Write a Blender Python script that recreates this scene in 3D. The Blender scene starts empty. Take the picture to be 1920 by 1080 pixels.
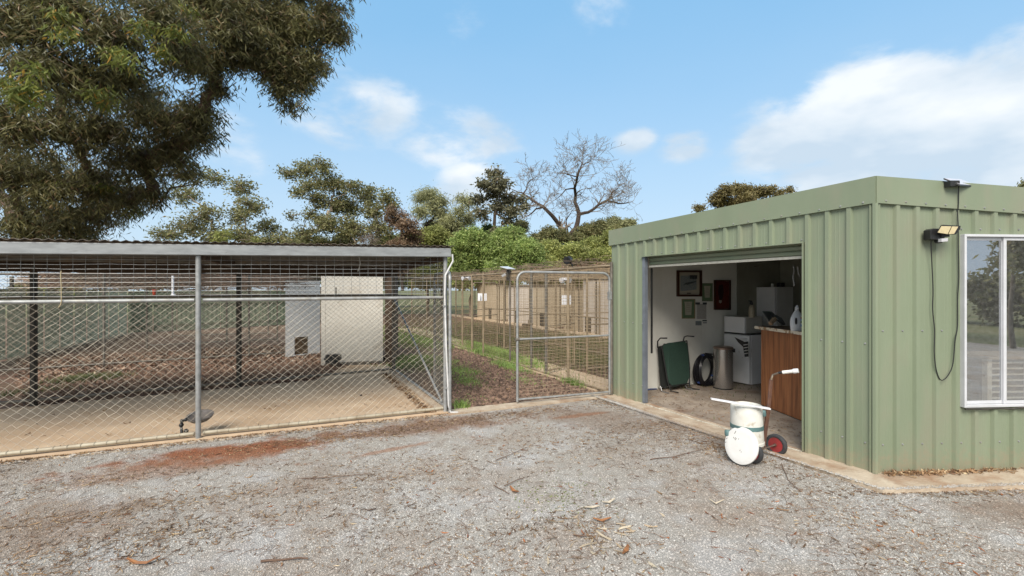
import bpy, math, random
import numpy as np
from mathutils import Vector, Matrix
R = math.radians
rng = np.random.default_rng(7)
random.seed(7)
scene = bpy.context.scene
col = scene.collection

# ------------------------------------------------------------------ camera
CAMH, F, HY = 1.67, 880.0, 543.0
cam_d = bpy.data.cameras.new("camera"); cam = bpy.data.objects.new("camera", cam_d); col.objects.link(cam)
cam_d.sensor_width = 36; cam_d.lens = F/1920*36; cam_d.shift_y = (HY-540)/1920
cam_d.clip_start = .05; cam_d.clip_end = 3000
cam.location = (0, 0, CAMH); cam.rotation_euler = (R(90), 0, 0)
scene.camera = cam
# ------------------------------------------------------------------ world
SUN_EL, SUN_AZ = R(42), R(196)      # azimuth from +Y clockwise (behind the camera, a little to the left)
w = bpy.data.worlds.new("World"); scene.world = w; w.use_nodes = True
nt = w.node_tree; N = nt.nodes; Lk = nt.links; N.clear()
def nd(t, **k):
    n = N.new(t)
    for a, b in k.items(): setattr(n, a, b)
    return n
def setin(n, **k):
    for a, b in k.items(): n.inputs[a.replace('_', ' ')].default_value = b
out = nd('ShaderNodeOutputWorld'); bg = nd('ShaderNodeBackground'); bg.inputs[1].default_value = .12
Lk.new(bg.outputs[0], out.inputs[0])
sky = nd('ShaderNodeTexSky', sky_type='NISHITA', sun_disc=False, sun_elevation=SUN_EL, sun_rotation=SUN_AZ,
         air_density=1.0, dust_density=.6, ozone_density=1.4)
tc = nd('ShaderNodeTexCoord')
def vmath(op, a, b=None):
    n = nd('ShaderNodeVectorMath', operation=op)
    for i, v in enumerate((a, b)):
        if v is None: continue
        if isinstance(v, (tuple, list)): n.inputs[i].default_value = v
        else: Lk.new(v, n.inputs[i])
    return n.outputs['Value'] if op in ('LENGTH', 'DOT_PRODUCT') else n.outputs[0]
def m(op, a, b=None, c=None, clamp=False):
    n = nd('ShaderNodeMath', operation=op, use_clamp=clamp)
    for i, v in enumerate((a, b, c)):
        if v is None: continue
        if isinstance(v, (int, float)): n.inputs[i].default_value = v
        else: Lk.new(v, n.inputs[i])
    return n.outputs[0]
def mixc(f, a, b):
    n = nd('ShaderNodeMix', data_type='RGBA')
    if isinstance(f, (int, float)): n.inputs[0].default_value = f
    else: Lk.new(f, n.inputs[0])
    for i, v in ((6, a), (7, b)):
        if isinstance(v, tuple): n.inputs[i].default_value = v
        else: Lk.new(v, n.inputs[i])
    return n.outputs[2]
dirv = vmath('NORMALIZE', tc.outputs['Generated'])
def noise(vec, scale, detail=6, rough=.55, dist=0):
    n = nd('ShaderNodeTexNoise'); n.inputs['Scale'].default_value = scale
    n.inputs['Detail'].default_value = detail; n.inputs['Roughness'].default_value = rough
    n.inputs['Distortion'].default_value = dist
    Lk.new(vec, n.inputs['Vector']); return n.outputs['Fac']
flat = vmath('MULTIPLY', dirv, (1, 1, 2.2))
n1 = noise(flat, 5.5, 9, .58, .2)
n2 = noise(flat, 2.0, 4, .5)
def pdir(px, py):
    v = Vector(((px-960)/F, 1, -(py-HY)/F)).normalized(); return tuple(v)
# cumulus banks: (px, py, half width px, strength)
CL = [(1640, 215, 150, 1.15, 1.5), (1500, 255, 130, .95, 1.7), (1800, 235, 170, 1.1, 1.5), (1950, 200, 190, 1.0, 1.3), (1700, 320, 300, .8, 3.0),
      (690, 208, 115, .62, 1.9), (620, 225, 110, .6, 2.2), (890, 262, 120, .66, 2.4), (830, 275, 90, .6, 2.2),
      (1195, 262, 50, .62, 1.8), (1285, 275, 60, .62, 1.6), (430, 240, 75, .55, 1.8), (440, 305, 100, .5, 2), (900, 345, 80, .75, 1.6),
      (1120, 15, 55, .36, 1.2), (1720, 110, 80, .33, 1.5), (865, 45, 50, .26, 1)]
cov = None
for (px, py, hw, st, an) in CL:
    c = pdir(px, py)
    d = vmath('SUBTRACT', dirv, c)
    d = vmath('MULTIPLY', d, (1, 1, an))
    l = vmath('LENGTH', d)
    rad = hw/F*1.05*math.hypot(1, 0)/math.sqrt(1+((px-960)/F)**2)
    g = m('MULTIPLY', m('SUBTRACT', 1.0, m('DIVIDE', l, rad*1.35), clamp=True), st*1.5)
    g = m('MINIMUM', g, st)
    cov = g if cov is None else m('MAXIMUM', cov, g)
sepc = nd('ShaderNodeSeparateXYZ'); Lk.new(dirv, sepc.inputs[0])
far = m('MAXIMUM', m('MULTIPLY', m('SUBTRACT', sepc.outputs[2], .55), 3.0, clamp=True), m('MULTIPLY', m('SUBTRACT', .25, sepc.outputs[1]), 3.0, clamp=True), clamp=True)
cov = m('MAXIMUM', cov, m('MULTIPLY', far, .85))      # broken cloud over the unseen sky, added cover whitens the ambient light
dens = m('ADD', cov, m('MULTIPLY', m('SUBTRACT', n1, .5), 1.9))
mr = nd('ShaderNodeMapRange', interpolation_type='SMOOTHERSTEP'); Lk.new(dens, mr.inputs[0])
mr.inputs[1].default_value = .22; mr.inputs[2].default_value = .82
cloud = m('MULTIPLY', mr.outputs[0], m('ADD', .02, m('MINIMUM', m('MULTIPLY', cov, 1.5), .9)), clamp=True)
sep = nd('ShaderNodeSeparateXYZ'); Lk.new(dirv, sep.inputs[0])
# high thin veil and paler air low down
veil = nd('ShaderNodeMapRange'); Lk.new(sep.outputs[2], veil.inputs[0])
veil.inputs[1].default_value = .56; veil.inputs[2].default_value = -.02; veil.inputs[3].default_value = .0; veil.inputs[4].default_value = 1
veilf = m('POWER', veil.outputs[0], 1.45)
veilf = m('ADD', m('MULTIPLY', veilf, .9), m('MULTIPLY', m('SUBTRACT', n2, .45), .18), clamp=True)
skyc = vmath('MULTIPLY', sky.outputs[0], (1.0, 1.0, 1.0))
skyb = mixc(.8, skyc, (1.15, 2.5, 3.9, 1))
skyb = mixc(veilf, skyb, (3.0, 3.55, 4.0, 1))
shade = noise(vmath('ADD', flat, (0, 0, .13)), 4.0, 5, .5)
mr2 = nd('ShaderNodeMapRange'); Lk.new(shade, mr2.inputs[0]); mr2.inputs[1].default_value = .38; mr2.inputs[2].default_value = .60
cc = mixc(mr2.outputs[0], (2.7, 3.25, 3.8, 1), (4.3, 4.45, 4.55, 1))
Lk.new(mixc(cloud, skyb, cc), bg.inputs[0])
# ------------------------------------------------------------------ sun and exposure
sd = bpy.data.lights.new("sun", 'SUN'); so = bpy.data.objects.new("sun", sd); col.objects.link(so)
sd.energy = 2.6; sd.angle = R(32); sd.color = (1, .925, .83)
sv = Vector((math.sin(SUN_AZ)*math.cos(SUN_EL), math.cos(SUN_AZ)*math.cos(SUN_EL), math.sin(SUN_EL)))
so.rotation_euler = sv.to_track_quat('Z', 'Y').to_euler(); so.location = (0, 0, 30)
vs = scene.view_settings
vs.view_transform = 'Standard'; vs.look = 'None'; vs.gamma = 1; vs.use_curve_mapping = False; vs.exposure = .95
scene.cycles.max_bounces = 8; scene.cycles.transparent_max_bounces = 16
try: scene.cycles.use_denoising = True
except Exception: pass

# ------------------------------------------------------------------ helpers
def W(px, py, D): return Vector(((px-960)/F*D, D, CAMH-(py-HY)/F*D))
def G(px, py, z=0.0):
    D = (CAMH-z)*F/(py-HY); return Vector(((px-960)/F*D, D, z))
def V2(x, y, z=0): return Vector((x, y, z))
ORG = {}
class MB:
    def __init__(s): s.v = []; s.f = []; s.n = 0; s.smooth = False
    def add(s, V, Fs):
        V = np.asarray(V, dtype=np.float64).reshape(-1, 3); k = s.n
        s.v.append(V); s.n += len(V)
        if isinstance(Fs, np.ndarray): s.f.append(Fs+k)
        else:
            for f in Fs: s.f.append(tuple(i+k for i in f))
        return s
    def frame(s, c, sx, sy, sz, ax=(1, 0, 0), ay=(0, 1, 0), az=(0, 0, 1)):
        c = Vector(c); ax, ay, az = Vector(ax).normalized(), Vector(ay).normalized(), Vector(az).normalized()
        P = [c+ax*(i*sx/2)+ay*(j*sy/2)+az*(k*sz/2) for k in (-1, 1) for i, j in ((-1, -1), (1, -1), (1, 1), (-1, 1))]
        return s.add([tuple(p) for p in P], [(3, 2, 1, 0), (4, 5, 6, 7), (0, 1, 5, 4), (1, 2, 6, 5), (2, 3, 7, 6), (3, 0, 4, 7)])
    def bar(s, a, b, w, h, up=(0, 0, 1)):
        a, b = Vector(a), Vector(b); d = (b-a); L = d.length; d.normalize(); up = Vector(up)
        if abs(d.dot(up)) > .98: up = Vector((0, 1, 0))
        x = d.cross(up).normalized(); z = x.cross(d).normalized()
        return s.frame((a+b)/2, L, w, h, d, x, z)
    def prism(s, pts, z0, z1):
        n = len(pts); zz0 = z0 if hasattr(z0, '__len__') else [z0]*n; zz1 = z1 if hasattr(z1, '__len__') else [z1]*n
        V = [(p[0], p[1], a) for p, a in zip(pts, zz0)]+[(p[0], p[1], a) for p, a in zip(pts, zz1)]
        ar = sum(pts[i][0]*pts[(i+1) % n][1]-pts[(i+1) % n][0]*pts[i][1] for i in range(n))
        F_ = [tuple(range(n-1, -1, -1)), tuple(range(n, 2*n))]+[(i, (i+1) % n, n+(i+1) % n, n+i) for i in range(n)]
        if ar < 0: F_ = [f[::-1] for f in F_]
        return s.add(V, F_)
    def extr(s, pts, vec):      # extrude an arbitrary planar 3D outline
        n = len(pts); vec = Vector(vec)
        V = [tuple(Vector(p)) for p in pts]+[tuple(Vector(p)+vec) for p in pts]
        return s.add(V, [tuple(range(n-1, -1, -1)), tuple(range(n, 2*n))]+[(i, (i+1) % n, n+(i+1) % n, n+i) for i in range(n)])
    def tube(s, pts, r, n=8, cap=True):
        pts = [Vector(p) for p in pts]; k = len(pts); rr = r if hasattr(r, '__len__') else [r]*k
        V = []; x = None
        for i, p in enumerate(pts):
            t = (pts[min(i+1, k-1)]-pts[max(i-1, 0)]).normalized()
            if x is None:
                x = t.cross(Vector((0, 0, 1)))
                if x.length < .1: x = t.cross(Vector((0, 1, 0)))
            x = (x-t*x.dot(t)).normalized(); y = t.cross(x)
            for j in range(n):
                a = 2*math.pi*j/n; V.append(tuple(p+x*(math.cos(a)*rr[i])+y*(math.sin(a)*rr[i])))
        F_ = [(i*n+j, i*n+(j+1) % n, (i+1)*n+(j+1) % n, (i+1)*n+j) for i in range(k-1) for j in range(n)]
        if cap: F_ += [tuple(range(n-1, -1, -1)), tuple(range((k-1)*n, k*n))]
        s.smooth = True
        return s.add(V, F_)
    def lathe(s, prof, c, ax=(0, 0, 1), n=20, sq=1.0, smooth=True):
        c = Vector(c); ax = Vector(ax).normalized(); x = ax.cross(Vector((0, 0, 1)))
        if x.length < .1: x = Vector((1, 0, 0))
        x.normalize(); y = ax.cross(x); V = []
        for (r, h) in prof:
            for j in range(n):
                a = 2*math.pi*j/n; V.append(tuple(c+ax*h+x*(math.cos(a)*r)+y*(math.sin(a)*r*sq)))
        k = len(prof)
        F_ = [(i*n+j, i*n+(j+1) % n, (i+1)*n+(j+1) % n, (i+1)*n+j) for i in range(k-1) for j in range(n)]
        F_ += [tuple(range(n-1, -1, -1)), tuple(range((k-1)*n, k*n))]
        s.smooth = s.smooth or smooth
        return s.add(V, F_)
    def sphere(s, c, r, n=12, sz=1.0):
        return s.lathe([(max(.001, r*math.sin(math.pi*i/8)), -r*sz*math.cos(math.pi*i/8)) for i in range(9)], c, n=n)
    def wires(s, A, B, r):
        A = np.asarray(A, float).reshape(-1, 3); B = np.asarray(B, float).reshape(-1, 3); n = len(A)
        if n == 0: return s
        d = B-A; d /= np.linalg.norm(d, axis=1)[:, None]+1e-9
        ref = np.tile([0., 0., 1.], (n, 1)); ref[np.abs(d[:, 2]) > .9] = [0.6, .8, 0]
        a = np.cross(d, ref); a /= np.linalg.norm(a, axis=1)[:, None]; b = np.cross(d, a)
        r = np.asarray(r, float)*np.ones(n); offs = []
        for k in range(3):
            t = 2*math.pi*k/3+.5; offs.append((a*math.cos(t)+b*math.sin(t))*r[:, None])
        V = np.stack([A+offs[0], A+offs[1], A+offs[2], B+offs[0], B+offs[1], B+offs[2]], 1).reshape(-1, 3)
        q = np.array([[0, 1, 4, 3], [1, 2, 5, 4], [2, 0, 3, 5]])
        Fs = (np.arange(n)[:, None, None]*6+q[None]).reshape(-1, 4)
        return s.add(V, Fs)
    def build(s, name, mat, parent=None, base=None, kind=None, smooth=None, bevel=0):
        V = np.concatenate(s.v) if s.v else np.zeros((0, 3))
        if parent is not None: org = ORG[parent.name]
        elif base is not None: org = np.array(tuple(base), float)
        else:
            org = np.array([(V[:, 0].min()+V[:, 0].max())/2, (V[:, 1].min()+V[:, 1].max())/2, V[:, 2].min()])
        V = V-org
        arr = [f for f in s.f if isinstance(f, np.ndarray)]; tup = [f for f in s.f if not isinstance(f, np.ndarray)]
        loops = []; tot = []
        for a in arr: loops.append(a.reshape(-1)); tot.append(np.full(len(a), a.shape[1]))
        if tup:
            loops.append(np.array([i for f in tup for i in f])); tot.append(np.array([len(f) for f in tup]))
        loops = np.concatenate(loops).astype(np.int32); tot = np.concatenate(tot).astype(np.int32)
        me = bpy.data.meshes.new(name)
        me.vertices.add(len(V)); me.vertices.foreach_set('co', V.astype(np.float32).reshape(-1))
        me.loops.add(len(loops)); me.loops.foreach_set('vertex_index', loops)
        st = np.concatenate([[0], np.cumsum(tot)[:-1]]).astype(np.int32)
        me.polygons.add(len(tot)); me.polygons.foreach_set('loop_start', st); me.polygons.foreach_set('loop_total', tot)
        me.update(calc_edges=True)
        sm = s.smooth if smooth is None else smooth
        if sm:
            me.shade_smooth()
            try: me.set_sharp_from_angle(angle=R(38))
            except Exception: pass
        else: me.shade_flat()
        me.materials.append(mat)
        o = bpy.data.objects.new(name, me); col.objects.link(o)
        ORG[o.name] = org
        if parent is not None: o.parent = parent
        else: o.location = tuple(org)
        if kind: o['kind'] = kind
        if bevel:
            b = o.modifiers.new('bevel', 'BEVEL'); b.width = bevel; b.segments = 2; b.limit_method = 'ANGLE'
        return o
def thing(name, label, cat, base, group=None):
    o = bpy.data.objects.new(name, None); col.objects.link(o); o.location = tuple(base); o.empty_display_size = .1
    o['label'] = label; o['category'] = cat
    if group: o['group'] = group
    ORG[o.name] = np.array(tuple(base), float); return o
def tag(o, label, cat, group=None):
    o['label'] = label; o['category'] = cat
    if group: o['group'] = group
    return o

MATS = {}
def mat(name, c1, c2=None, scale=4, rough=.6, metal=0, bump=0, bscale=60, det=5, ramp=(.35, .65), c3=None, s3=1.2, r3=(.55, .7), stretch=(1, 1, 1), island=False, spec=.5):
    if name in MATS: return MATS[name]
    M = bpy.data.materials.new(name); M.use_nodes = True; n = M.node_tree.nodes; l = M.node_tree.links
    b = n['Principled BSDF']; b.inputs['Roughness'].default_value = rough; b.inputs['Metallic'].default_value = metal
    b.inputs['Specular IOR Level'].default_value = spec
    b.inputs['Base Color'].default_value = (*c1, 1)
    t = n.new('ShaderNodeTexCoord'); mp = n.new('ShaderNodeMapping'); l.new(t.outputs['Object'], mp.inputs[0]); mp.inputs['Scale'].default_value = stretch
    def nz(sc, d=det):
        x = n.new('ShaderNodeTexNoise'); x.inputs['Scale'].default_value = sc; x.inputs['Detail'].default_value = d; x.inputs['Roughness'].default_value = .6
        l.new(mp.outputs[0], x.inputs['Vector']); return x.outputs['Fac']
    def rmp(f, a, b_):
        x = n.new('ShaderNodeMapRange'); l.new(f, x.inputs[0]); x.inputs[1].default_value = a; x.inputs[2].default_value = b_; return x.outputs[0]
    cur = None
    if c2 is not None:
        mx = n.new('ShaderNodeMix'); mx.data_type = 'RGBA'
        if island:
            g = n.new('ShaderNodeNewGeometry'); f = g.outputs['Random Per Island']
            rp = n.new('ShaderNodeMath'); rp.operation = 'POWER'; l.new(f, rp.inputs[0]); rp.inputs[1].default_value = 1.3; f = rp.outputs[0]
        else: f = rmp(nz(scale), *ramp)
        l.new(f, mx.inputs[0]); mx.inputs[6].default_value = (*c1, 1); mx.inputs[7].default_value = (*c2, 1); cur = mx.outputs[2]
    if c3 is not None:
        mx = n.new('ShaderNodeMix'); mx.data_type = 'RGBA'; l.new(rmp(nz(s3, 6), *r3), mx.inputs[0])
        if cur: l.new(cur, mx.inputs[6])
        else: mx.inputs[6].default_value = (*c1, 1)
        mx.inputs[7].default_value = (*c3, 1); cur = mx.outputs[2]
    if cur: l.new(cur, b.inputs['Base Color'])
    if bump:
        bp = n.new('ShaderNodeBump'); bp.inputs['Strength'].default_value = min(1, bump*4); bp.inputs['Distance'].default_value = bump*.05
        l.new(nz(bscale, 4), bp.inputs['Height']); l.new(bp.outputs[0], b.inputs['Normal'])
    MATS[name] = M; return M
def leafmat(name, c1, c2, c3=None, trans=.35, rough=.5):
    M = bpy.data.materials.new(name); M.use_nodes = True; n = M.node_tree.nodes; l = M.node_tree.links
    b = n['Principled BSDF']; b.inputs['Roughness'].default_value = rough; b.inputs['Specular IOR Level'].default_value = .4
    g = n.new('ShaderNodeNewGeometry'); cr = n.new('ShaderNodeValToRGB'); l.new(g.outputs['Random Per Island'], cr.inputs[0])
    e = cr.color_ramp.elements; e[0].color = (*c1, 1); e[1].color = (*c2, 1)
    if c3: x = cr.color_ramp.elements.new(.88); x.color = (*c2, 1); e[len(e)-1].color = (*c3, 1)
    t = n.new('ShaderNodeTexCoord'); nz = n.new('ShaderNodeTexNoise'); nz.inputs['Scale'].default_value = 1.3; l.new(t.outputs['Object'], nz.inputs[0])
    mr = n.new('ShaderNodeMapRange'); l.new(nz.outputs['Fac'], mr.inputs[0]); mr.inputs[1].default_value = .35; mr.inputs[2].default_value = .65; mr.inputs[3].default_value = .72; mr.inputs[4].default_value = 1.3
    vm = n.new('ShaderNodeVectorMath'); vm.operation = 'SCALE'; l.new(cr.outputs[0], vm.inputs[0]); l.new(mr.outputs[0], vm.inputs['Scale'])
    l.new(vm.outputs[0], b.inputs['Base Color'])
    tr = n.new('ShaderNodeBsdfTranslucent'); l.new(vm.outputs[0], tr.inputs[0]); ms = n.new('ShaderNodeMixShader'); ms.inputs[0].default_value = trans
    l.new(b.outputs[0], ms.inputs[1]); l.new(tr.outputs[0], ms.inputs[2]); l.new(ms.outputs[0], n['Material Output'].inputs[0])
    return M

GALV = mat('galvanised_steel', (.36, .37, .37), (.24, .245, .24), 14, .5, .35, .05, 120, c3=(.33, .29, .22), s3=5, r3=(.55, .8))
GALVD = mat('weathered_galvanised_steel', (.19, .175, .15), (.12, .105, .085), 10, .6, .3, .05, 100, c3=(.22, .16, .10), s3=4)
WIRE = mat('wire', (.36, .33, .27), (.24, .20, .15), 3, .5, .3)
WIRED = mat('weathered_wire', (.34, .27, .18), (.22, .17, .11), 3, .6, .2)
DARKST = mat('dark_steel', (.035, .033, .03), (.07, .06, .045), 8, .6, .2)
GREEN = mat('green_steel_sheet', (.182, .218, .146), (.212, .250, .170), 1.6, .42, 0, .07, 5, c3=(.215, .225, .160), s3=3.4, r3=(.48, .72), stretch=(1, 1, .35))
n = GREEN.node_tree.nodes; l = GREEN.node_tree.links; b_ = n['Principled BSDF']; src_ = b_.inputs['Base Color'].links[0].from_socket
t_ = n.new('ShaderNodeTexCoord'); sx_ = n.new('ShaderNodeSeparateXYZ'); l.new(t_.outputs['Object'], sx_.inputs[0])
zz = n.new('ShaderNodeMapRange'); l.new(sx_.outputs[2], zz.inputs[0]); zz.inputs[1].default_value = .42; zz.inputs[2].default_value = .0; zz.inputs[3].default_value = -.22; zz.inputs[4].default_value = .26
nn_ = n.new('ShaderNodeTexNoise'); nn_.inputs['Scale'].default_value = 16; nn_.inputs['Detail'].default_value = 9; nn_.inputs['Roughness'].default_value = .7; l.new(t_.outputs['Object'], nn_.inputs[0])
ad_ = n.new('ShaderNodeMath'); ad_.operation = 'ADD'; l.new(zz.outputs[0], ad_.inputs[0]); l.new(nn_.outputs['Fac'], ad_.inputs[1])
rr_ = n.new('ShaderNodeMapRange'); l.new(ad_.outputs[0], rr_.inputs[0]); rr_.inputs[1].default_value = .5; rr_.inputs[2].default_value = .85; rr_.inputs[4].default_value = .75
mx_ = n.new('ShaderNodeMix'); mx_.data_type = 'RGBA'; l.new(rr_.outputs[0], mx_.inputs[0]); l.new(src_, mx_.inputs[6]); mx_.inputs[7].default_value = (.27, .215, .15, 1); l.new(mx_.outputs[2], b_.inputs['Base Color'])   # mud splashed up from the ground
CONC = mat('concrete_tan', (.58, .44, .30), (.46, .34, .23), 2.2, .85, 0, .08, 70, c3=(.45, .31, .19), s3=1.0, r3=(.48, .7))
CONCK = mat('concrete_kerb', (.50, .42, .32), (.37, .29, .21), 5, .9, 0, .2, 40, c3=(.30, .19, .12), s3=3.5, r3=(.5, .68))
FLOOR = mat('shed_floor', (.34, .285, .23), (.22, .18, .145), 3.5, .85, 0, .08, 60, c3=(.17, .09, .05), s3=1.7, r3=(.55, .75))
WHITEW = mat('painted_lining_board', (.78, .77, .70), (.70, .69, .62), 2, .7, 0, .02, 30)
BLACKP = mat('black_plastic', (.012, .012, .013), (.02, .02, .02), 12, .4)
WHITEP = mat('white_plastic', (.72, .72, .68), (.62, .61, .56), 9, .4, 0, .02, 60, c3=(.48, .44, .36), s3=14, r3=(.64, .72))
WHITEE = mat('white_enamel', (.80, .80, .80), (.74, .74, .73), 3, .3, c3=(.33, .29, .22), s3=9, r3=(.66, .75))

def wirejit(P, amt):
    return P+rng.normal(0, amt, P.shape)
def chain(mb, P, u, L, z0, z1, cw=.088, ch=.078, r=.0022, jit=.004, n=None):
    P = np.array(tuple(P)); u = np.array(tuple(u)); nn = np.array([-u[1], u[0], 0])
    I = int(L/(cw/2)); J = int((z1-z0)/(ch/2))
    ii, jj = np.meshgrid(np.arange(I+1), np.arange(J+1), indexing='ij')
    bulge = np.sin(ii*.23)*.006+np.sin(jj*.31+ii*.11)*.006
    X = P[None, None]+u[None, None]*(ii*cw/2)[..., None]; X[..., 2] += z0+jj*ch/2
    X = X+nn*bulge[..., None]+rng.normal(0, jit, X.shape)
    X[..., 2] = np.clip(X[..., 2], z0, z1)
    A = []; B = []
    for dj in (1, -1):
        js = slice(0, J) if dj == 1 else slice(1, J+1); jt = slice(1, J+1) if dj == 1 else slice(0, J)
        a = X[:-1, js]; b = X[1:, jt]; mk = ((ii[:-1, js]+jj[:-1, js]) % 2 == 0)
        A.append(a[mk]); B.append(b[mk])
    return mb.wires(np.concatenate(A), np.concatenate(B), r)
def weld(mb, P, u, L, z0, z1, hx=.1, hz=.05, r=.0022, jit=.003, seg=.3, z0b=None, z1b=None, up=(0, 0, 1)):
    P = np.array(tuple(P)); u = np.array(tuple(u)); upv = np.array(up, float)
    z1b = z1 if z1b is None else z1b; z0b = z0 if z0b is None else z0b
    ns = max(1, int(L/seg)); A = []; B = []
    nz = int((z1-z0)/hz)
    ss = np.linspace(0, L, ns+1)
    for k in range(nz+1):
        f = k/nz; zz = (z0+(z1-z0)*f)+((z0b+(z1b-z0b)*f)-(z0+(z1-z0)*f))*ss/L
        X = P+u*ss[:, None]+upv*zz[:, None]; X = wirejit(X, jit); A.append(X[:-1]); B.append(X[1:])
    nx = int(L/hx)
    for k in range(nx+1):
        s_ = k*hx; g = s_/L; zs = np.linspace(z0+(z0b-z0)*g, z1+(z1b-z1)*g, 5)
        X = P+u*s_+upv*zs[:, None]; X = wirejit(X, jit*.7); A.append(X[:-1]); B.append(X[1:])
    return mb.wires(np.concatenate(A), np.concatenate(B), r)
def arc(c, a, b, r, a0, a1, n=8):
    c = Vector(c); a = Vector(a); b = Vector(b)
    return [c+a*(r*math.cos(a0+(a1-a0)*i/n))+b*(r*math.sin(a0+(a1-a0)*i/n)) for i in range(n+1)]

# ================================================================== GROUND
def sheet(name, pts, z, m_):
    mb = MB(); n = len(pts); ar = sum(pts[i][0]*pts[(i+1) % n][1]-pts[(i+1) % n][0]*pts[i][1] for i in range(n))
    f = tuple(range(n)); f = f if ar > 0 else f[::-1]
    mb.add([(p[0], p[1], z) for p in pts], [f]); return mb.build(name, m_, base=(0, 0, 0), kind='structure')
FIELD = mat('field_grass', (.16, .15, .06), (.10, .12, .04), .3, .95, 0, .1, 8, c3=(.22, .17, .09), s3=.12)
SOIL = mat('bare_soil', (.17, .095, .06), (.10, .058, .038), 5, .95, 0, .7, 22, c3=(.13, .085, .05), s3=.8, r3=(.45, .65))
def stains(M):
    n = M.node_tree.nodes; l = M.node_tree.links; b = n['Principled BSDF']
    src = b.inputs['Base Color'].links[0].from_socket
    t = n.new('ShaderNodeTexCoord')
    def nz(sc, d=6, off=(0, 0, 0)):
        mp = n.new('ShaderNodeMapping'); mp.inputs['Location'].default_value = off; l.new(t.outputs['Object'], mp.inputs[0])
        x = n.new('ShaderNodeTexNoise'); x.inputs['Scale'].default_value = sc; x.inputs['Detail'].default_value = d; x.inputs['Roughness'].default_value = .65; l.new(mp.outputs[0], x.inputs[0]); return x.outputs['Fac']
    def rr(f, a, b_, o0=0., o1=1.):
        x = n.new('ShaderNodeMapRange'); l.new(f, x.inputs[0]); x.inputs[1].default_value = a; x.inputs[2].default_value = b_; x.inputs[3].default_value = o0; x.inputs[4].default_value = o1; return x.outputs[0]
    def mm(op, a, b_):
        x = n.new('ShaderNodeMath'); x.operation = op; x.use_clamp = True
        for i, v in enumerate((a, b_)):
            if isinstance(v, float): x.inputs[i].default_value = v
            else: l.new(v, x.inputs[i])
        return x.outputs[0]
    def mx(f, a, c):
        x = n.new('ShaderNodeMix'); x.data_type = 'RGBA'; l.new(f, x.inputs[0]); l.new(a, x.inputs[6]); x.inputs[7].default_value = (*c, 1); return x.outputs[2]
    def spot(cx, cy, rx, ry, ang, hard=.5, ns=.9):      # stain of its own shape on the yard
        mp = n.new('ShaderNodeMapping'); mp.vector_type = 'TEXTURE'; mp.inputs['Location'].default_value = (cx, cy, 0); mp.inputs['Rotation'].default_value = (0, 0, ang); mp.inputs['Scale'].default_value = (rx, ry, 1e6)
        l.new(t.outputs['Object'], mp.inputs[0])
        v = n.new('ShaderNodeVectorMath'); v.operation = 'LENGTH'; l.new(mp.outputs[0], v.inputs[0])
        f = mm('SUBTRACT', 1.35, v.outputs['Value']) if False else rr(v.outputs['Value'], 1.3, .2)
        k = n.new('ShaderNodeMath'); k.operation = 'ADD'; l.new(f, k.inputs[0]); l.new(rr(nz(3.2, 8), .3, .7, -ns/2, ns/2), k.inputs[1])
        return rr(k.outputs[0], .3, .3+hard)
    c = mx(mm('MULTIPLY', rr(nz(.9), .46, .64), .38), src, (.24, .15, .09))          # brown drifts of litter dust
    c = mx(mm('MULTIPLY', rr(nz(.55, 6, (5, 3, 0)), .5, .7), .28), c, (.19, .145, .10))
    c = mx(mm('MULTIPLY', rr(nz(7, 5), .52, .66), .4), c, (.17, .10, .06))
    c = mx(mm('MULTIPLY', rr(nz(1.6, 4, (9, 1, 0)), .5, .65), .5), c, (.47, .47, .47))
    c = mx(mm('MULTIPLY', spot(-2.85, 4.84, 1.2, .38, .40), .97), c, (.26, .085, .032))
    c = mx(mm('MULTIPLY', spot(-3.2, 4.45, 1.2, .35, .45), .6), c, (.27, .14, .08))
    c = mx(mm('MULTIPLY', spot(-1.0, 5.75, 1.8, .38, .38), .75), c, (.23, .13, .08))
    c = mx(mm('MULTIPLY', spot(.95, 6.25, .5, .09, .4, .4, .6), .8), c, (.30, .13, .06))
    c = mx(mm('MULTIPLY', spot(-1.25, 4.9, .5, .07, .6, .4, .6), .6), c, (.30, .14, .07))
    c = mx(mm('MULTIPLY', spot(-3.3, 3.3, .9, .6, .4), .5), c, (.21, .13, .075))
    c = mx(mm('MULTIPLY', spot(1.5, 5.9, 2.2, .7, -.5), .45), c, (.19, .13, .09))
    c = mx(mm('MULTIPLY', spot(4.2, 3.5, 1.2, .3, 0), .5), c, (.20, .13, .085))
    l.new(c, b.inputs['Base Color']); return M
GRAV = stains(mat('gravel', (.50, .472, .43), (.29, .265, .23), 95, .9, 0, .4, 110, det=3, ramp=(.35, .65)))
A0 = V2(-.90, 6.33); fL = Vector((-.918, -.397, 0)).normalized(); fB = Vector((-.436, .90, 0)).normalized()
C0 = V2(3.245, 4.199); C1 = V2(1.569, 7.385); uL = (C1-C0).normalized(); nL = Vector((-uL.y, uL.x, 0));
if nL.x > 0: nL = -nL
uR = Vector((.9971, .076, 0)).normalized(); nR = Vector((uR.y, -uR.x, 0)); eW = -nL
CORN = .245+.0
sheet('terrain', [(-500, -60), (500, -60), (500, 900), (-500, 900)], -.016, FIELD)
sheet('bare_soil_yard', [(-40, -1), (8, 7), (14, 34), (-30, 30), (-26, 8)], -.008, SOIL)
FLa = A0+fL*14; 
sheet('gravel_yard', [(FLa.x-.1, FLa.y+.05), (FLa.x-4, -12), (16, -12), (16, 5.6), (7, 5), (2.6, 6.0), (1.62, 7.42), (-.85, 6.38)], 0, GRAV)

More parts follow.
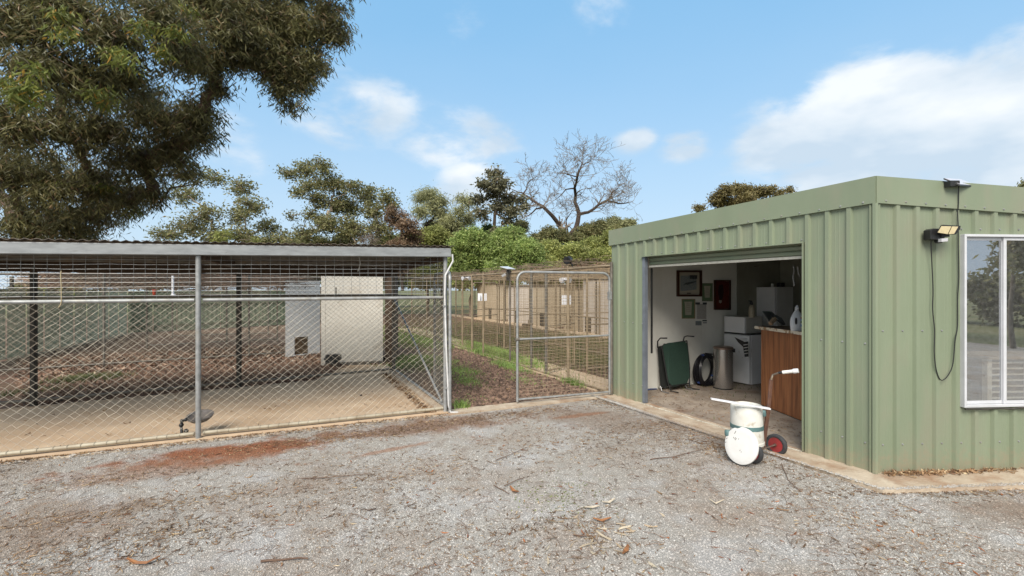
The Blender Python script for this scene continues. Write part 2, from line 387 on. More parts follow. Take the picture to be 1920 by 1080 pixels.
# scattered pebbles, needles and leaves ---------------------------------
def scatter_front(n, ymin=1.9, ymax=7.0, pw=1.6):
    y = ymin+(ymax-ymin)*rng.random(n)**pw; x = (rng.random(n)*2-1)*1.12*y
    # keep in front of pen kerb / shed slab
    d1 = (x-A0.x)*(-.397)-(y-A0.y)*(-.918)      # signed side of the pen line
    line = A0.y+(x-A0.x)*(.397/.918)
    ok = (y < line-.12)
    C = (3.10, 3.93); 
    side = (x-C[0])*uL.y-(y-C[1])*uL.x
    ok &= ~((side > -.02) & (y > C[1]+(x-C[0])*.09-.02) & (x > 1.2))
    return x[ok], y[ok]
def rocks(x, y, size, zf=.6, name='gravel_stones', m_=None, z0=0.0):
    n = len(x); s = size*(0.5+rng.random(n))
    base = np.array([[1, 0, 0], [-.3, .9, 0], [-.6, -.8, 0], [.1, .05, 1], [-.9, .1, .3], [.5, -.6, .5]])
    a = rng.random(n)*6.28; ca, sa = np.cos(a), np.sin(a)
    B = base[None]*(0.7+.6*rng.random((n, 6, 1)))*s[:, None, None]
    X = B[..., 0]*ca[:, None]-B[..., 1]*sa[:, None]+x[:, None]; Y = B[..., 0]*sa[:, None]+B[..., 1]*ca[:, None]+y[:, None]; Z = B[..., 2]*zf+z0
    V = np.stack([X, Y, Z], -1).reshape(-1, 3)
    q = np.array([[0, 1, 3], [1, 4, 3], [4, 2, 3], [2, 5, 3], [5, 0, 3]]); Fs = (np.arange(n)[:, None, None]*6+q[None]).reshape(-1, 3)
    mb = MB(); mb.add(V, Fs); return mb.build(name, m_, base=(0, 0, 0), kind='stuff', smooth=False)
def litter(x, y, length, width, curl=.25, z=.004, lift=.3, name='x', m_=None, Z=None):
    n = len(x); a = rng.random(n)*6.28; L = length*(.5+rng.random(n)); w_ = width*(.5+rng.random(n))
    t = np.array([-.5, -.2, .15, .5]); hw = np.array([.1, 1, .8, .05])
    cu = rng.normal(0, curl, n); el = np.abs(rng.normal(0, lift, n)); hz = L*.5*el+z
    P = []
    for k in range(4):
        for sgn in (-1, 1):
            lx = t[k]*L; ly = sgn*hw[k]*w_/2+cu*L*(t[k]**2)*2
            zz = hz*(.3+np.abs(t[k])*1.1)*rng.random(n)*.9+z
            P.append(np.stack([x+lx*np.cos(a)-ly*np.sin(a), y+lx*np.sin(a)+ly*np.cos(a), zz+(0 if Z is None else Z)], -1))
    V = np.stack(P, 1).reshape(-1, 3)
    q = np.array([[0, 2, 3, 1], [2, 4, 5, 3], [4, 6, 7, 5]]); Fs = (np.arange(n)[:, None, None]*8+q[None]).reshape(-1, 4)
    mb = MB(); mb.add(V, Fs); return mb.build(name, m_, base=(0, 0, 0), kind='stuff')
PEB = stains(mat('pebble', (.25, .238, .218), (.52, .50, .468), rough=.85, island=True))
x, y = scatter_front(150000, 1.95, 6.8, 1.5); rocks(x, y, .0054, .7, 'gravel_stones', PEB)
LIT1 = leafmat('dry_leaf_litter', (.09, .045, .025), (.30, .19, .10), (.55, .44, .28), .1, .7)
LIT2 = leafmat('red_leaf_litter', (.16, .05, .02), (.34, .13, .05), None, .1, .7)
def clumpmask(x, y, sc, thr, seed):
    r_ = np.random.default_rng(seed); ph = r_.random((6, 3))*6.28; f = np.zeros(len(x))
    for k in range(6):
        an = ph[k, 0]; fr = sc*(.6+ph[k, 1]/4); f += np.sin((x*math.cos(an)+y*math.sin(an))*fr+ph[k, 2])
    return f/6+.25*r_.normal(0, 1, len(x)) > thr
x, y = scatter_front(38000, 1.95, 6.9, 1.1); k = clumpmask(x, y, 2.3, .22, 3); litter(x[k], y[k], .030, .0036, .2, .004, .2, 'dry_leaf_litter', LIT1)
x, y = scatter_front(2600, 1.95, 6.9, 1.1); k = clumpmask(x, y, 1.7, .1, 5); litter(x[k], y[k], .055, .009, .2, .004, .3, 'fallen_gum_leaves', LIT1)
x, y = scatter_front(420, 1.95, 6.9, 1.2); litter(x, y, .045, .010, .2, .004, .3, 'fallen_red_leaves', LIT2)
gx = rng.random(9000)*9; go = .07+np.abs(rng.normal(0, .045, 9000))
gX = A0.x+fL.x*gx+go*.397; gY = A0.y+fL.y*gx-go*.918
rocks(gX, gY, .0058, .7, 'kerb_grit', PEB, z0=.014)
litter(gX[:1500], gY[:1500], .045, .007, .2, .016, .3, 'kerb_leaf_litter', LIT1)
# drifts: left side, by the pen kerb, centre patch, by the shed slab
dx, dy, dl = [], [], []
for (cx, cy, sx, sy, nn_) in [(-2.9, 3.55, .55, .12, 500), (-2.45, 3.2, .5, .12, 450), (-2.6, 2.9, .5, .12, 400), (-3.6, 4.1, .5, .12, 300), (-.9, 5.8, .9, .15, 1000), (.62, 3.1, .22, .28, 180), (.3, 3.35, .25, .12, 140), (.75, 5.2, .6, .3, 500),
                             (2.2, 4.9, .25, .12, 420), (1.9, 5.6, .3, .2, 300), (3.7, 3.85, .7, .05, 420), (1.35, 6.9, .3, .1, 300), (0.1, 6.35, .8, .08, 500), (-1.2, 4.2, .7, .2, 300), (-2.1, 5.2, .9, .1, 700)]:
    ang = .4 if cx < 1.2 else -.9 if cx < 3 else 0
    a_ = rng.normal(0, sx, nn_); b_ = rng.normal(0, sy, nn_)
    dx.append(cx+a_*math.cos(ang)-b_*math.sin(ang)); dy.append(cy+a_*math.sin(ang)+b_*math.cos(ang))
dx = np.concatenate(dx); dy = np.concatenate(dy); kk = dy < A0.y+(dx-A0.x)*(.397/.918)-.1
kk &= ~(((dx-3.10)*uL.y-(dy-3.93)*uL.x > -.02) & (dy > 3.93+(dx-3.1)*.09-.02) & (dx > 1.2))
litter(dx[kk], dy[kk], .042, .006, .2, .004, .35, 'drifted_leaf_litter', LIT1)
cx = rng.normal(.62, .16, 34); cy = rng.normal(3.12, .22, 34)
litter(cx, cy, .1, .018, .15, .004, .3, 'pale_bark_and_leaf_scraps', leafmat('pale_bark', (.34, .25, .16), (.5, .43, .32), None, .05, .8))
# needle-fine twigs
TWIG = mat('twig', (.10, .055, .035), (.17, .11, .075), 6, .8)
x, y = scatter_front(1500, 1.95, 6.9, 1.2); n_ = len(x); a = rng.random(n_)*6.28; L_ = .05+.13*rng.random(n_)**2
A_ = np.stack([x, y, np.full(n_, .006)], -1); M_ = A_+np.stack([np.cos(a)*L_/2, np.sin(a)*L_/2, .006+.01*rng.random(n_)], -1)
a2 = a+rng.normal(0, .35, n_); B_ = M_+np.stack([np.cos(a2)*L_/2, np.sin(a2)*L_/2, -.008*np.ones(n_)], -1)
MB().wires(np.concatenate([A_, M_]), np.concatenate([M_, B_]), .0016).build('fine_twigs', TWIG, base=(0, 0, 0), kind='stuff')
# countable sticks and bark strips
def stick(pts, r, name, label, cat, m_):
    P = [G(px, py, .012) for px, py in pts]
    Q = []
    for i in range(len(P)-1):
        for t in (0, .33, .66): Q.append(P[i].lerp(P[i+1], t)+Vector((random.uniform(-1, 1)*.005, random.uniform(-1, 1)*.005, random.uniform(0, .006))))
    Q.append(P[-1]); tag(MB().tube(Q, [r*(1-.5*i/len(Q)) for i in range(len(Q))], 6).build(name, m_), label, cat)
BARK1 = mat('orange_bark', (.30, .13, .045), (.20, .09, .04), 20, .7); 
stick([(490, 1053), (530, 1049), (578, 1047)], .008, 'stick', 'thick brown stick lying on the gravel at the bottom edge of the yard', 'stick', TWIG)
stick([(565, 898), (620, 895), (690, 888)], .004, 'twig', 'long thin dark twig on the gravel just below the red soil patch', 'twig', TWIG)
stick([(925, 910), (955, 926)], .004, 'twig', 'short dark twig crossing beside the orange leaf in mid gravel', 'twig', TWIG)
stick([(945, 912), (983, 895)], .0045, 'twig', 'slanting twig above the orange leaf in mid gravel', 'twig', TWIG)
stick([(1220, 861), (1262, 857), (1318, 842)], .0045, 'twig', 'long curved brown twig on gravel left of the white lid', 'twig', TWIG)
stick([(796, 1022), (832, 1005)], .003, 'twig', 'thin straight twig lying alone in the gravel at lower centre', 'twig', TWIG)
stick([(1075, 1003), (1110, 1006), (1126, 1022)], .004, 'twig', 'crooked twig beside pale leaf scraps in the lower middle', 'twig', TWIG)
stick([(930, 863), (960, 852), (988, 838)], .004, 'twig', 'dark twig running up the gravel towards the wire gate', 'twig', TWIG)
stick([(1465, 870), (1478, 900), (1502, 922)], .004, 'twig', 'bent reddish twig on gravel in front of the wheel trolley', 'twig', TWIG)
def strip(pts, w_, name, label, cat, m_, up=.02):
    P = [G(px, py, .008) for px, py in pts]; mb = MB(); n = len(P); V = []
    for i, p in enumerate(P):
        d = (P[min(i+1, n-1)]-P[max(i-1, 0)]).normalized(); s_ = Vector((-d.y, d.x, 0)); f = i/(n-1); hw = w_/2*math.sin(math.pi*(.08+.84*f)); z = up*abs(f-.5)*1.5
        V += [tuple(p+s_*hw+Vector((0, 0, z+.007))), tuple(p+Vector((0, 0, z))), tuple(p-s_*hw+Vector((0, 0, z+.007)))]
    mb.add(V, [q for i in range(n-1) for q in ((i*3, i*3+1, i*3+4, i*3+3), (i*3+1, i*3+2, i*3+5, i*3+4))]); o = mb.build(name, m_)
    sl = o.modifiers.new('thick', 'SOLIDIFY'); sl.thickness = .002
    tag(o, label, cat)
strip([(237, 1052), (255, 1058), (275, 1058), (300, 1048)], .03, 'bark_strip', 'curled orange bark strip on the gravel at the bottom left', 'bark', BARK1)
strip([(956, 915), (963, 921), (972, 926)], .035, 'fallen_leaf', 'orange fallen leaf among dark twigs in mid gravel', 'leaf', BARK1)
strip([(1112, 976), (1128, 977), (1146, 975)], .035, 'fallen_leaf', 'long rusty red leaf below the pale scraps on the gravel', 'leaf', BARK1)
strip([(1168, 1043), (1174, 1033), (1178, 1026)], .03, 'fallen_leaf', 'orange leaf standing tilted on the gravel at lower centre right', 'leaf', BARK1)
PALEB = mat('pale_strip', (.48, .42, .33), (.38, .33, .25), 20, .8)
strip([(1097, 955), (1110, 952), (1124, 953)], .03, 'fallen_leaf', 'broad pale dry leaf in the middle of the gravel scraps', 'leaf', PALEB)
strip([(1130, 945), (1142, 943), (1153, 939)], .03, 'fallen_leaf', 'cream coloured dry leaf at the right of the gravel scraps', 'leaf', PALEB)
strip([(1330, 940), (1342, 945), (1358, 941)], .02, 'fallen_leaf', 'small curled pale leaf on gravel below the round white lid', 'leaf', PALEB)
strip([(1643, 990), (1656, 992)], .03, 'fallen_leaf', 'short brown leaf on gravel in front of the shed corner', 'leaf', BARK1)

# ================================================================== SHED
TZ0, TZ1 = 2.68, 2.60            # top of fascia at near corner and far corner
def ztopL(s): return TZ0+(TZ1-TZ0)*s/3.60
def ztopR(s): return TZ0-.055*s
LEN_R = 3.6
RR = C0+uR*LEN_R; R2 = V2(8.6, 8.0); B1 = C1+eW*4.2
shed = thing('green_shed', 'pale green ribbed steel shed with open roller door and white framed window', 'shed', (C0.x, C0.y, 0))
def profile(s0, s1):
    pts = []; k0 = int(math.floor(s0/.19))-1
    pr = [(-.030, 0), (-.017, .026), (.017, .026), (.030, 0), (.088, 0), (.092, .0016), (.096, 0), (.122, 0), (.126, .0016), (.130, 0)]
    for k in range(k0, int(s1/.19)+2):
        for a, h in pr:
            s_ = .19*k+.012+a
            if s0 < s_ < s1: pts.append((s_, h))
    return [(s0, 0)]+pts+[(s1, 0)]
def clad(P, u, n, s0, s1, z0, z1f, parent):
    a = s0
    while a < s1-.01:
        b = min(s1, a+.76); pr = profile(a, b); V = []; k = len(pr)
        for s_, h in pr:
            q = P+u*s_+n*h; V.append((q.x, q.y, z0)); V.append((q.x, q.y, z1f(s_) if callable(z1f) else z1f))
        MB().add(V, [(2*i, 2*i+2, 2*i+3, 2*i+1) for i in range(k-1)]).build('cladding_sheet', GREEN, parent, smooth=False); a = b
DS0, DS1 = .62, 2.92; HZ = 2.15
WS0, WS1, WZ0, WZ1 = .825, 2.10, .607, 2.17
FH = .24
fl = lambda s: ztopL(s)-FH+.02
fr = lambda s: ztopR(s)-FH+.02
clad(C0, uL, nL, 0, DS0, .03, fl, shed); clad(C0, uL, nL, DS0, DS1, HZ, fl, shed); clad(C0, uL, nL, DS1, 3.60, .03, fl, shed)
clad(C0, uR, nR, 0, WS0, .03, fr, shed); clad(C0, uR, nR, WS0, WS1, .03, WZ0, shed); clad(C0, uR, nR, WS0, WS1, WZ1, fr, shed); clad(C0, uR, nR, WS1, LEN_R, .03, fr, shed)
clad(RR, (R2-RR).normalized(), Vector((1, -.24, 0)).normalized(), 0, (R2-RR).length, .03, 2.3, shed)
# far end wall towards the pens
clad(C1, eW, uL, 0, 4.2, .03, 2.42, shed)
def fascia(P, Q, n, zp, zq, nm='fascia'):
    mb = MB(); o = .034; t = n*o; q = n*(o+.0)
    for a_, b_ in (((P, zp), (Q, zq)),):
        (p, z1), (r_, z2) = a_, b_
        V = []
        for pt, zt in ((p, z1), (r_, z2)):
            V += [(pt.x+n.x*.0, pt.y+n.y*.0, zt), (pt.x+n.x*o, pt.y+n.y*o, zt), (pt.x+n.x*o, pt.y+n.y*o, zt-FH), (pt.x+n.x*.0, pt.y+n.y*.0, zt-FH)]
        mb.add(V, [(0, 1, 5, 4), (1, 2, 6, 5), (2, 3, 7, 6), (3, 0, 4, 7), (0, 3, 2, 1), (4, 5, 6, 7)])
    return mb.build(nm, GREEN, shed)
cc0 = C0.copy()
fascia(C0-uL*.02, C1+uL*.034, nL, ztopL(0), ztopL(3.6)); fascia(C0-uR*.012, C0+uR*1.9, nR, ztopR(0), ztopR(1.9)); fascia(C0+uR*1.903, RR, nR, ztopR(1.903), ztopR(LEN_R)); fascia(C1, C1+eW*4.2, uL, TZ1, TZ1)
MB().tube([C0+nL*.012+nR*.012+Vector((0, 0, .035)), C0+nL*.012+nR*.012+Vector((0, 0, TZ0-FH))], .024, 6).build('corner_flashing', GREEN, shed)
MB().bar(C0+uL*(DS0)+nL*.002+Vector((0, 0, .04)), C0+uL*DS0+nL*.002+Vector((0, 0, HZ)), .012, .06, up=nL).build('door_jamb', GREEN, shed)
# drip lip beneath the header cladding
MB().bar(C0+uL*DS0+nL*.01+Vector((0, 0, HZ-.006)), C0+uL*DS1+nL*.01+Vector((0, 0, HZ-.006)), .05, .010).build('door_header_trim', GREEN, shed)
JAMB = mat('jamb_steel', (.20, .225, .26), (.15, .17, .20), 6, .5, .3)
MB().bar(C0+uL*(DS1-.02)-nL*.03+Vector((0, 0, .04)), C0+uL*(DS1-.02)-nL*.03+Vector((0, 0, HZ-.01)), .05, .06, up=nL).build('door_track', JAMB, shed)
MB().bar(C0+uL*(DS1-.06)-nL*.12+Vector((0, 0, .75)), C0+uL*(DS1-.06)-nL*.12+Vector((0, 0, 1.98)), .012, .03, up=nL).build('rubber_strip', BLACKP, shed)
# roller curtain, rolled up: three visible slats and bottom rail
for k in range(3):
    z = 2.022+.055*k+.027
    a = C0+uL*(DS0+.005)-nL*.11; b = C0+uL*(DS1-.03)-nL*.11; mb = MB(); V = []
    for p in (a, b):
        for (o, h) in ((0, -.026), (.010, -.018), (.012, .012), (.0, .026), (-.008, .026), (-.008, -.026)): q = p+nL*o; V.append((q.x, q.y, z+h))
    mb.add(V, [(i, (i+1) % 6, 6+(i+1) % 6, 6+i) for i in range(6)]).build('roller_slat', GREEN, shed)
MB().bar(C0+uL*(DS0+.005)-nL*.11+Vector((0, 0, 2.005)), C0+uL*(DS1-.03)-nL*.11+Vector((0, 0, 2.005)), .035, .028).build('roller_bottom_rail', mat('rail_cream', (.50, .49, .43), (.4, .39, .34), 20, .5), shed)
rz = MB().tube([C0+uL*(DS0-.1)-nL*.26+Vector((0, 0, 2.27)), C0+uL*(DS1+.1)-nL*.26+Vector((0, 0, 2.27))], .14, 18).build('roller_drum', GREEN, shed)
# lining: walls as real boxes
def liner(P, Q, inward, z0, z1, nm='wall_lining', th=.03, off=.05, m_=WHITEW):
    a = P+inward*off; b = Q+inward*off; c = Q+inward*(off+th); d = P+inward*(off+th)
    return MB().prism([a, b, c, d], z0, z1).build(nm, m_, shed)
CEIL = 2.36; iR = -nR; iL = -nL
liner(C0+uL*.06, C0+uL*(DS0-.01), iL, .035, CEIL); liner(C0+uL*(DS1+.01), C1-uL*.06, iL, .035, CEIL); liner(C0+uL*(DS0-.008), C0+uL*(DS1+.008), iL, HZ+.03, CEIL)
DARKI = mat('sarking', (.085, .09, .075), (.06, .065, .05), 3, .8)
liner(C0+uR*.08, C0+uR*(WS0-.01), iR, .035, CEIL); liner(C0+uR*(WS0-.008), C0+uR*(WS1+.008), iR, .035, WZ0-.02); liner(C0+uR*(WS0-.008), C0+uR*(WS1+.008), iR, WZ1+.02, CEIL); liner(C0+uR*(WS1+.01), RR-uR*.1, iR, .035, CEIL)
for i in range(3):       # end wall: three board panels with joints
    p = C1+eW*(.06+i*.935); liner(p, C1+eW*(.06+(i+1)*.935-.004), -uL, .035, CEIL, 'lining_board')
liner(C1+eW*2.87, C1+eW*4.15, -uL, .035, CEIL, 'lining_board', m_=mat('olive_lining', (.34, .33, .26), (.25, .24, .18), 1.5, .8))  # boards past the white ones take a darker olive colour
bw = (R2-B1).normalized(); bn = Vector((-bw.y, bw.x, 0));
if bn.y > 0: bn = -bn
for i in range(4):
    p = B1+bw*(.02+i*.92); liner(p, B1+bw*(.02+(i+1)*.92-.004), bn, .035, CEIL, 'lining_board', m_=mat('olive_lining', (.34, .33, .26), (.25, .24, .18), 1.5, .8))
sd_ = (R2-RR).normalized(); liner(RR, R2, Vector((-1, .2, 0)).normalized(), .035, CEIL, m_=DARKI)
foot = [C1+uL*0+eW*.0, C0, RR, R2, B1]
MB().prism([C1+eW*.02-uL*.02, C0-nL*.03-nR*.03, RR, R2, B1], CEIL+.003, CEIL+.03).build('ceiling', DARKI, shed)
MB().prism([C1, C0, RR, R2, B1], [TZ1-.03, TZ0-.03, ztopR(3.6)-.03, 2.4, 2.5], [TZ1-.01, TZ0-.01, ztopR(3.6)-.01, 2.42, 2.52]).build('roof', GREEN, shed)
# screws
mb = MB()
def screw(P, n, z):
    p = P+n*.0; mb.lathe([(.0085, 0), (.0085, .003), (.0055, .004), (.0055, .009)], (p.x, p.y, z), n, 6, smooth=False)
for k in range(20):
    s_ = .19*k+.075
    if s_ < 3.6: screw(C0+uL*s_+nL*.034, nL, ztopL(s_)-FH+.02)
    if DS0 < s_ < DS1: screw(C0+uL*s_, nL, HZ+.025)
    elif s_ < 3.6: screw(C0+uL*s_, nL, 1.18); screw(C0+uL*s_, nL, .28)
    if s_ < 3.6: screw(C0+uR*(s_+.0)+nR*.034, nR, ztopR(s_)-FH+.025)
    if WS0 < s_ < WS1: screw(C0+uR*s_, nR, WZ1+.05); screw(C0+uR*s_, nR, .28)
    elif s_ < 3.6: screw(C0+uR*s_, nR, 1.30); screw(C0+uR*s_, nR, .28)
mb.build('screws', GALV, shed, kind='stuff')
# slab under the shed
SL0 = G(1655, 917, .04)
slabpts = [C1+nL*.16+uL*.05, SL0, SL0+uR*5.5+Vector((0, -.0, 0)), R2+Vector((.3, .2, 0)), B1+uL*.2, C1+uL*.05]
MB().prism(slabpts, -.05, .032).build('shed_slab', CONCK, None, base=(C0.x, C0.y, 0), kind='structure')
MB().prism([C1+eW*.1-uL*.1, C0+uL*.1-nL*.02, C0+uR*.1-nR*.03, RR-uR*.1, R2-bw*.1, B1-uL*.1], .0, .037).build('shed_floor', FLOOR, None, base=(C0.x, C0.y, 0), kind='structure')
mb = MB(); P = []
for i in range(15):
    s_ = DS0+(DS1-DS0)*i/14; P.append(C0+uL*s_+nL*(.045+.008*math.sin(i*1.7))+Vector((0, 0, .038)))
mb.tube(P, .008, 5); mb.build('threshold_seal', mat('seal_white', (.6, .57, .48), (.3, .27, .22), 30, .7), shed)
gx = rng.random(2600)*3.9; go = np.abs(rng.normal(0, .03, 2600)); gX = SL0.x+uL.x*gx-nL.x*go; gY = SL0.y+uL.y*gx-nL.y*go
rocks(gX[go < .05], gY[go < .05], .0055, .7, 'slab_edge_grit', PEB, z0=.033)
gx = rng.random(1500)*2.4; go = np.abs(rng.normal(0, .04, 1500)); gX = SL0.x+uR.x*gx-nR.x*go; gY = SL0.y+uR.y*gx-nR.y*go
rocks(gX[go < .05], gY[go < .05], .0055, .7, 'slab_edge_grit', PEB, z0=.033)
gx = np.abs(rng.normal(.5, .5, 260))+.05; go = np.abs(rng.normal(0, .03, 260))+.03; gX = C0.x+uR.x*gx+nR.x*go; gY = C0.y+uR.y*gx+nR.y*go
litter(gX, gY, .06, .008, .2, .034, .3, 'slab_leaf_litter', LIT1)
# window ---------------------------------------------------------------
win = MB(); ALU = mat('white_aluminium', (.60, .61, .64), (.52, .53, .55), 6, .35, .1)
def wp(s_, z, o=0.0): q = C0+uR*s_+nR*o; return Vector((q.x, q.y, z))
def ring(mb, s0, s1, z0, z1, wd, o, dp):
    mb.bar(wp(s0, z0+wd/2, o), wp(s1, z0+wd/2, o), dp, wd); mb.bar(wp(s0, z1-wd/2, o), wp(s1, z1-wd/2, o), dp, wd)
    mb.bar(wp(s0+wd/2, z0+wd, o), wp(s0+wd/2, z1-wd, o), wd, dp, up=nR); mb.bar(wp(s1-wd/2, z0+wd, o), wp(s1-wd/2, z1-wd, o), wd, dp, up=nR)
ring(win, WS0, WS1, WZ0, WZ1, .022, .012, .06)
wino = win.build('window_frame', ALU, shed, bevel=.002)
GL = bpy.data.materials.new('dusty_glass'); GL.use_nodes = True; n = GL.node_tree.nodes; l = GL.node_tree.links
b = n['Principled BSDF']; n.remove(b); tr = n.new('ShaderNodeBsdfTransparent'); tr.inputs[0].default_value = (.93, .94, .94, 1); gl = n.new('ShaderNodeBsdfGlossy'); gl.inputs['Roughness'].default_value = .012; gl.inputs[0].default_value = (.9, .92, .95, 1)
df = n.new('ShaderNodeBsdfDiffuse'); df.inputs[0].default_value = (.36, .36, .35, 1)
fz = n.new('ShaderNodeFresnel'); fz.inputs[0].default_value = 1.62; ma = n.new('ShaderNodeMath'); ma.operation = 'MULTIPLY_ADD'; l.new(fz.outputs[0], ma.inputs[0]); ma.inputs[1].default_value = .45; ma.inputs[2].default_value = .015
m1 = n.new('ShaderNodeMixShader'); l.new(ma.outputs[0], m1.inputs[0]); l.new(tr.outputs[0], m1.inputs[1]); l.new(gl.outputs[0], m1.inputs[2])
t_ = n.new('ShaderNodeTexCoord'); nz_ = n.new('ShaderNodeTexNoise'); nz_.inputs['Scale'].default_value = 26; nz_.inputs['Detail'].default_value = 8; l.new(t_.outputs['Object'], nz_.inputs[0])
mr_ = n.new('ShaderNodeMapRange'); l.new(nz_.outputs['Fac'], mr_.inputs[0]); mr_.inputs[1].default_value = .35; mr_.inputs[2].default_value = .75; mr_.inputs[3].default_value = .05; mr_.inputs[4].default_value = .13
m2 = n.new('ShaderNodeMixShader'); l.new(mr_.outputs[0], m2.inputs[0]); l.new(m1.outputs[0], m2.inputs[1]); l.new(df.outputs[0], m2.inputs[2]); l.new(m2.outputs[0], n['Material Output'].inputs[0])
for (a, b_, o) in ((WS0+.024, 1.258, .0), (1.232, WS1-.024, .016)):
    f = MB(); ring(f, a, b_, WZ0+.024, WZ1-.024, .028, o, .014); fo = f.build('window_sash', ALU, shed, bevel=.002)
    MB().bar(wp(a+.028, (WZ0+WZ1)/2, o), wp(b_-.028, (WZ0+WZ1)/2, o), .004, WZ1-WZ0-.104).build('pane', GL, fo)
P = [wp(WS0+.0+1.25*i/24, WZ0-.012+.004*math.sin(i*1.3), .045+.004*math.sin(i*.9)) for i in range(25)]
MB().tube(P, .008, 5).build('sill_sealant', DARKST, shed)
# air conditioner standing inside, behind the glass
acb = C0+uR*1.47-nR*.35
ac = thing('air_conditioner', 'dusty grilled air conditioner unit standing inside behind the shed window', 'air conditioner', (acb.x, acb.y, .04))
def box3(base, u, n_, su, sn, z0, z1):   # box from base corner along u and n
    return MB().prism([base, base+u*su, base+u*su+n_*sn, base+n_*sn], z0, z1)
ACW = mat('dusty_white_plastic', (.75, .70, .60), (.6, .52, .4), 8, .7, c3=(.25, .17, .10), s3=20)
ACz = .985
ACD = mat('ac_dark', (.10, .085, .065), (.2, .15, .1), 30, .8)
an = nR
box3(acb, uR, -nR, .85, .3, .04, ACz).build('cabinet', ACD, ac)
box3(acb-uR*.02, uR, nR, .05, .05, .04, ACz).build('front_edge', ACW, ac)
box3(acb-uR*.04+nR*.08, uR, -nR, .95, .4, ACz+.002, ACz+.03).build('top_cover', mat('dusty_top', (.28, .2, .12), (.36, .30, .22), 12, .9), ac)
mb = MB()
for k in range(15):
    z = ACz-.04-.058*k; MB().bar(acb+uR*.035+nR*.02+Vector((0, 0, z)), acb+uR*.85+nR*.02+Vector((0, 0, z)), .02, .014).build('grille_bar', ACW, ac)
for k in range(3):
    p = acb+uR*(.2+.2*k)+nR*.034; MB().bar(p+Vector((0, 0, .1)), p+Vector((0, 0, ACz-.02)), .012, .006).build('grille_upright', ACW, ac)
MB().prism([acb-uR*.3-nR*.4, acb+uR*1.2-nR*.4, acb+uR*1.2-nR*.1, acb-uR*.3-nR*.1], .04, .041) 
# flood lights, panel and cable ------------------------------------------
LENS = mat('lamp_lens', (.55, .47, .28), (.48, .40, .24), 30, .25)
fb = wp(.335+.0, 2.06, .03)
Ft = thing('flood_light', 'black solar flood light with cream lens on ribbed wall left of the window', 'flood light', wp(.47, 2.19, 0))
def wq(px, py, off):   # point on the window-side wall plane, off metres proud, seen at px, py
    # solve C0+uR*s+nR*off with X/Y=(px-960)/F
    k = (px-960)/F; q0 = C0+nR*off; s_ = (k*q0.y-q0.x)/(uR.x-k*uR.y); D = q0.y+uR.y*s_; return W(px, py, D)
a = wq(1730, 430, .03); b = wq(1754, 430, .03)
hb = MB(); hb.extr([wq(1731, 433, .03), wq(1736, 430, .03), wq(1757, 431, .03), wq(1757, 452, .03), wq(1731, 450, .03)], nR*.07); hb.build('housing', BLACKP, Ft, bevel=.004)
MB().extr([wq(1755, 434, .06), wq(1770, 436, .06), wq(1770, 445, .06), wq(1755, 446, .06)], nR*.05).build('arm', BLACKP, Ft)
lp = [wq(1756, 437, .12), wq(1764, 422, .12), wq(1797, 424, .12), wq(1796, 430, .12), wq(1788, 440, .12), wq(1760, 439, .12)]
MB().extr([p-Vector((0, 0, 0)) for p in lp], nR*.02).build('lamp_rim', BLACKP, Ft)
lp1 = [wq(1758, 436, .145), wq(1765, 424, .145), wq(1783, 424.5, .145), wq(1776, 439, .145)]; lp2 = [wq(1778, 439, .145), wq(1785, 424.5, .145), wq(1796, 425, .145), wq(1788, 438.5, .145)]
MB().extr(lp1, nR*.004).build('lens', LENS, Ft); MB().extr(lp2, nR*.004).build('lens', LENS, Ft)
MB().lathe([(.0, 0), (.02, .0), (.024, .02), (.018, .05)], wq(1755, 451, .08), (uR.x, uR.y, -.1), 12).build('motion_sensor', BLACKP, Ft)
MB().extr([wq(1759, 448, .1), wq(1771, 447, .1), wq(1771, 453, .1), wq(1759, 454, .1)], nR*.03).build('sensor_lens', mat('sensor_lens', (.5, .5, .52), (.4, .4, .42), 8, .3), Ft)
Pt = thing('solar_charger', 'small tilted solar panel on black bracket at the top of the shed fascia', 'solar panel', wq(1780, 350, .04))
MB().extr([wq(1770, 341, .04), wq(1787, 341, .04), wq(1788, 351, .04), wq(1770, 352, .04)], nR*.06).build('bracket', BLACKP, Pt, bevel=.003)
e1 = wq(1769, 334, .05); e2 = wq(1801, 336, -.06); e3 = wq(1834, 348.5, -.02); e4 = wq(1800, 346, .12)
PAN = mat('solar_cells', (.55, .53, .56), (.5, .48, .52), 30, .2)
MB().extr([e1, e2, e3, e4], (0, 0, -.012)).build('panel_frame', BLACKP, Pt)
cx_ = (e1+e2+e3+e4)/4; MB().extr([cx_+(p-cx_)*.93+Vector((0, 0, .001)) for p in (e1, e2, e3, e4)], (0, 0, .002)).build('solar_cells', PAN, Pt)
cab = [(1797, 345), (1797, 380), (1796, 402), (1797, 425), (1797, 460), (1798, 520), (1796, 560), (1795, 610), (1790, 640), (1787, 680), (1780, 700), (1770, 712), (1762, 710), (1755, 690), (1752, 660), (1752, 620), (1749, 580), (1750, 545), (1747, 500), (1746, 470), (1746, 452)]
offs = [.05, .042, .035, .035, .035, .035] + [.034]*13+[.05, .06]
cp = [wq(px+random.uniform(-.6, .6), py, o) for (px, py), o in zip(cab, offs)]
cq = []
for i in range(len(cp)-1):
    p0, p1, p2, p3 = cp[max(i-1, 0)], cp[i], cp[i+1], cp[min(i+2, len(cp)-1)]
    for t in (0, .25, .5, .75): cq.append(.5*((2*p1)+(p2-p0)*t+(2*p0-5*p1+4*p2-p3)*t*t+(3*p1-p0-3*p2+p3)*t*t*t))
cq.append(cp[-1])
tag(MB().tube(cq, .0042, 6).build('black_cable', BLACKP), 'thin black cable hanging in a loop from the flood light beside the window', 'cable')

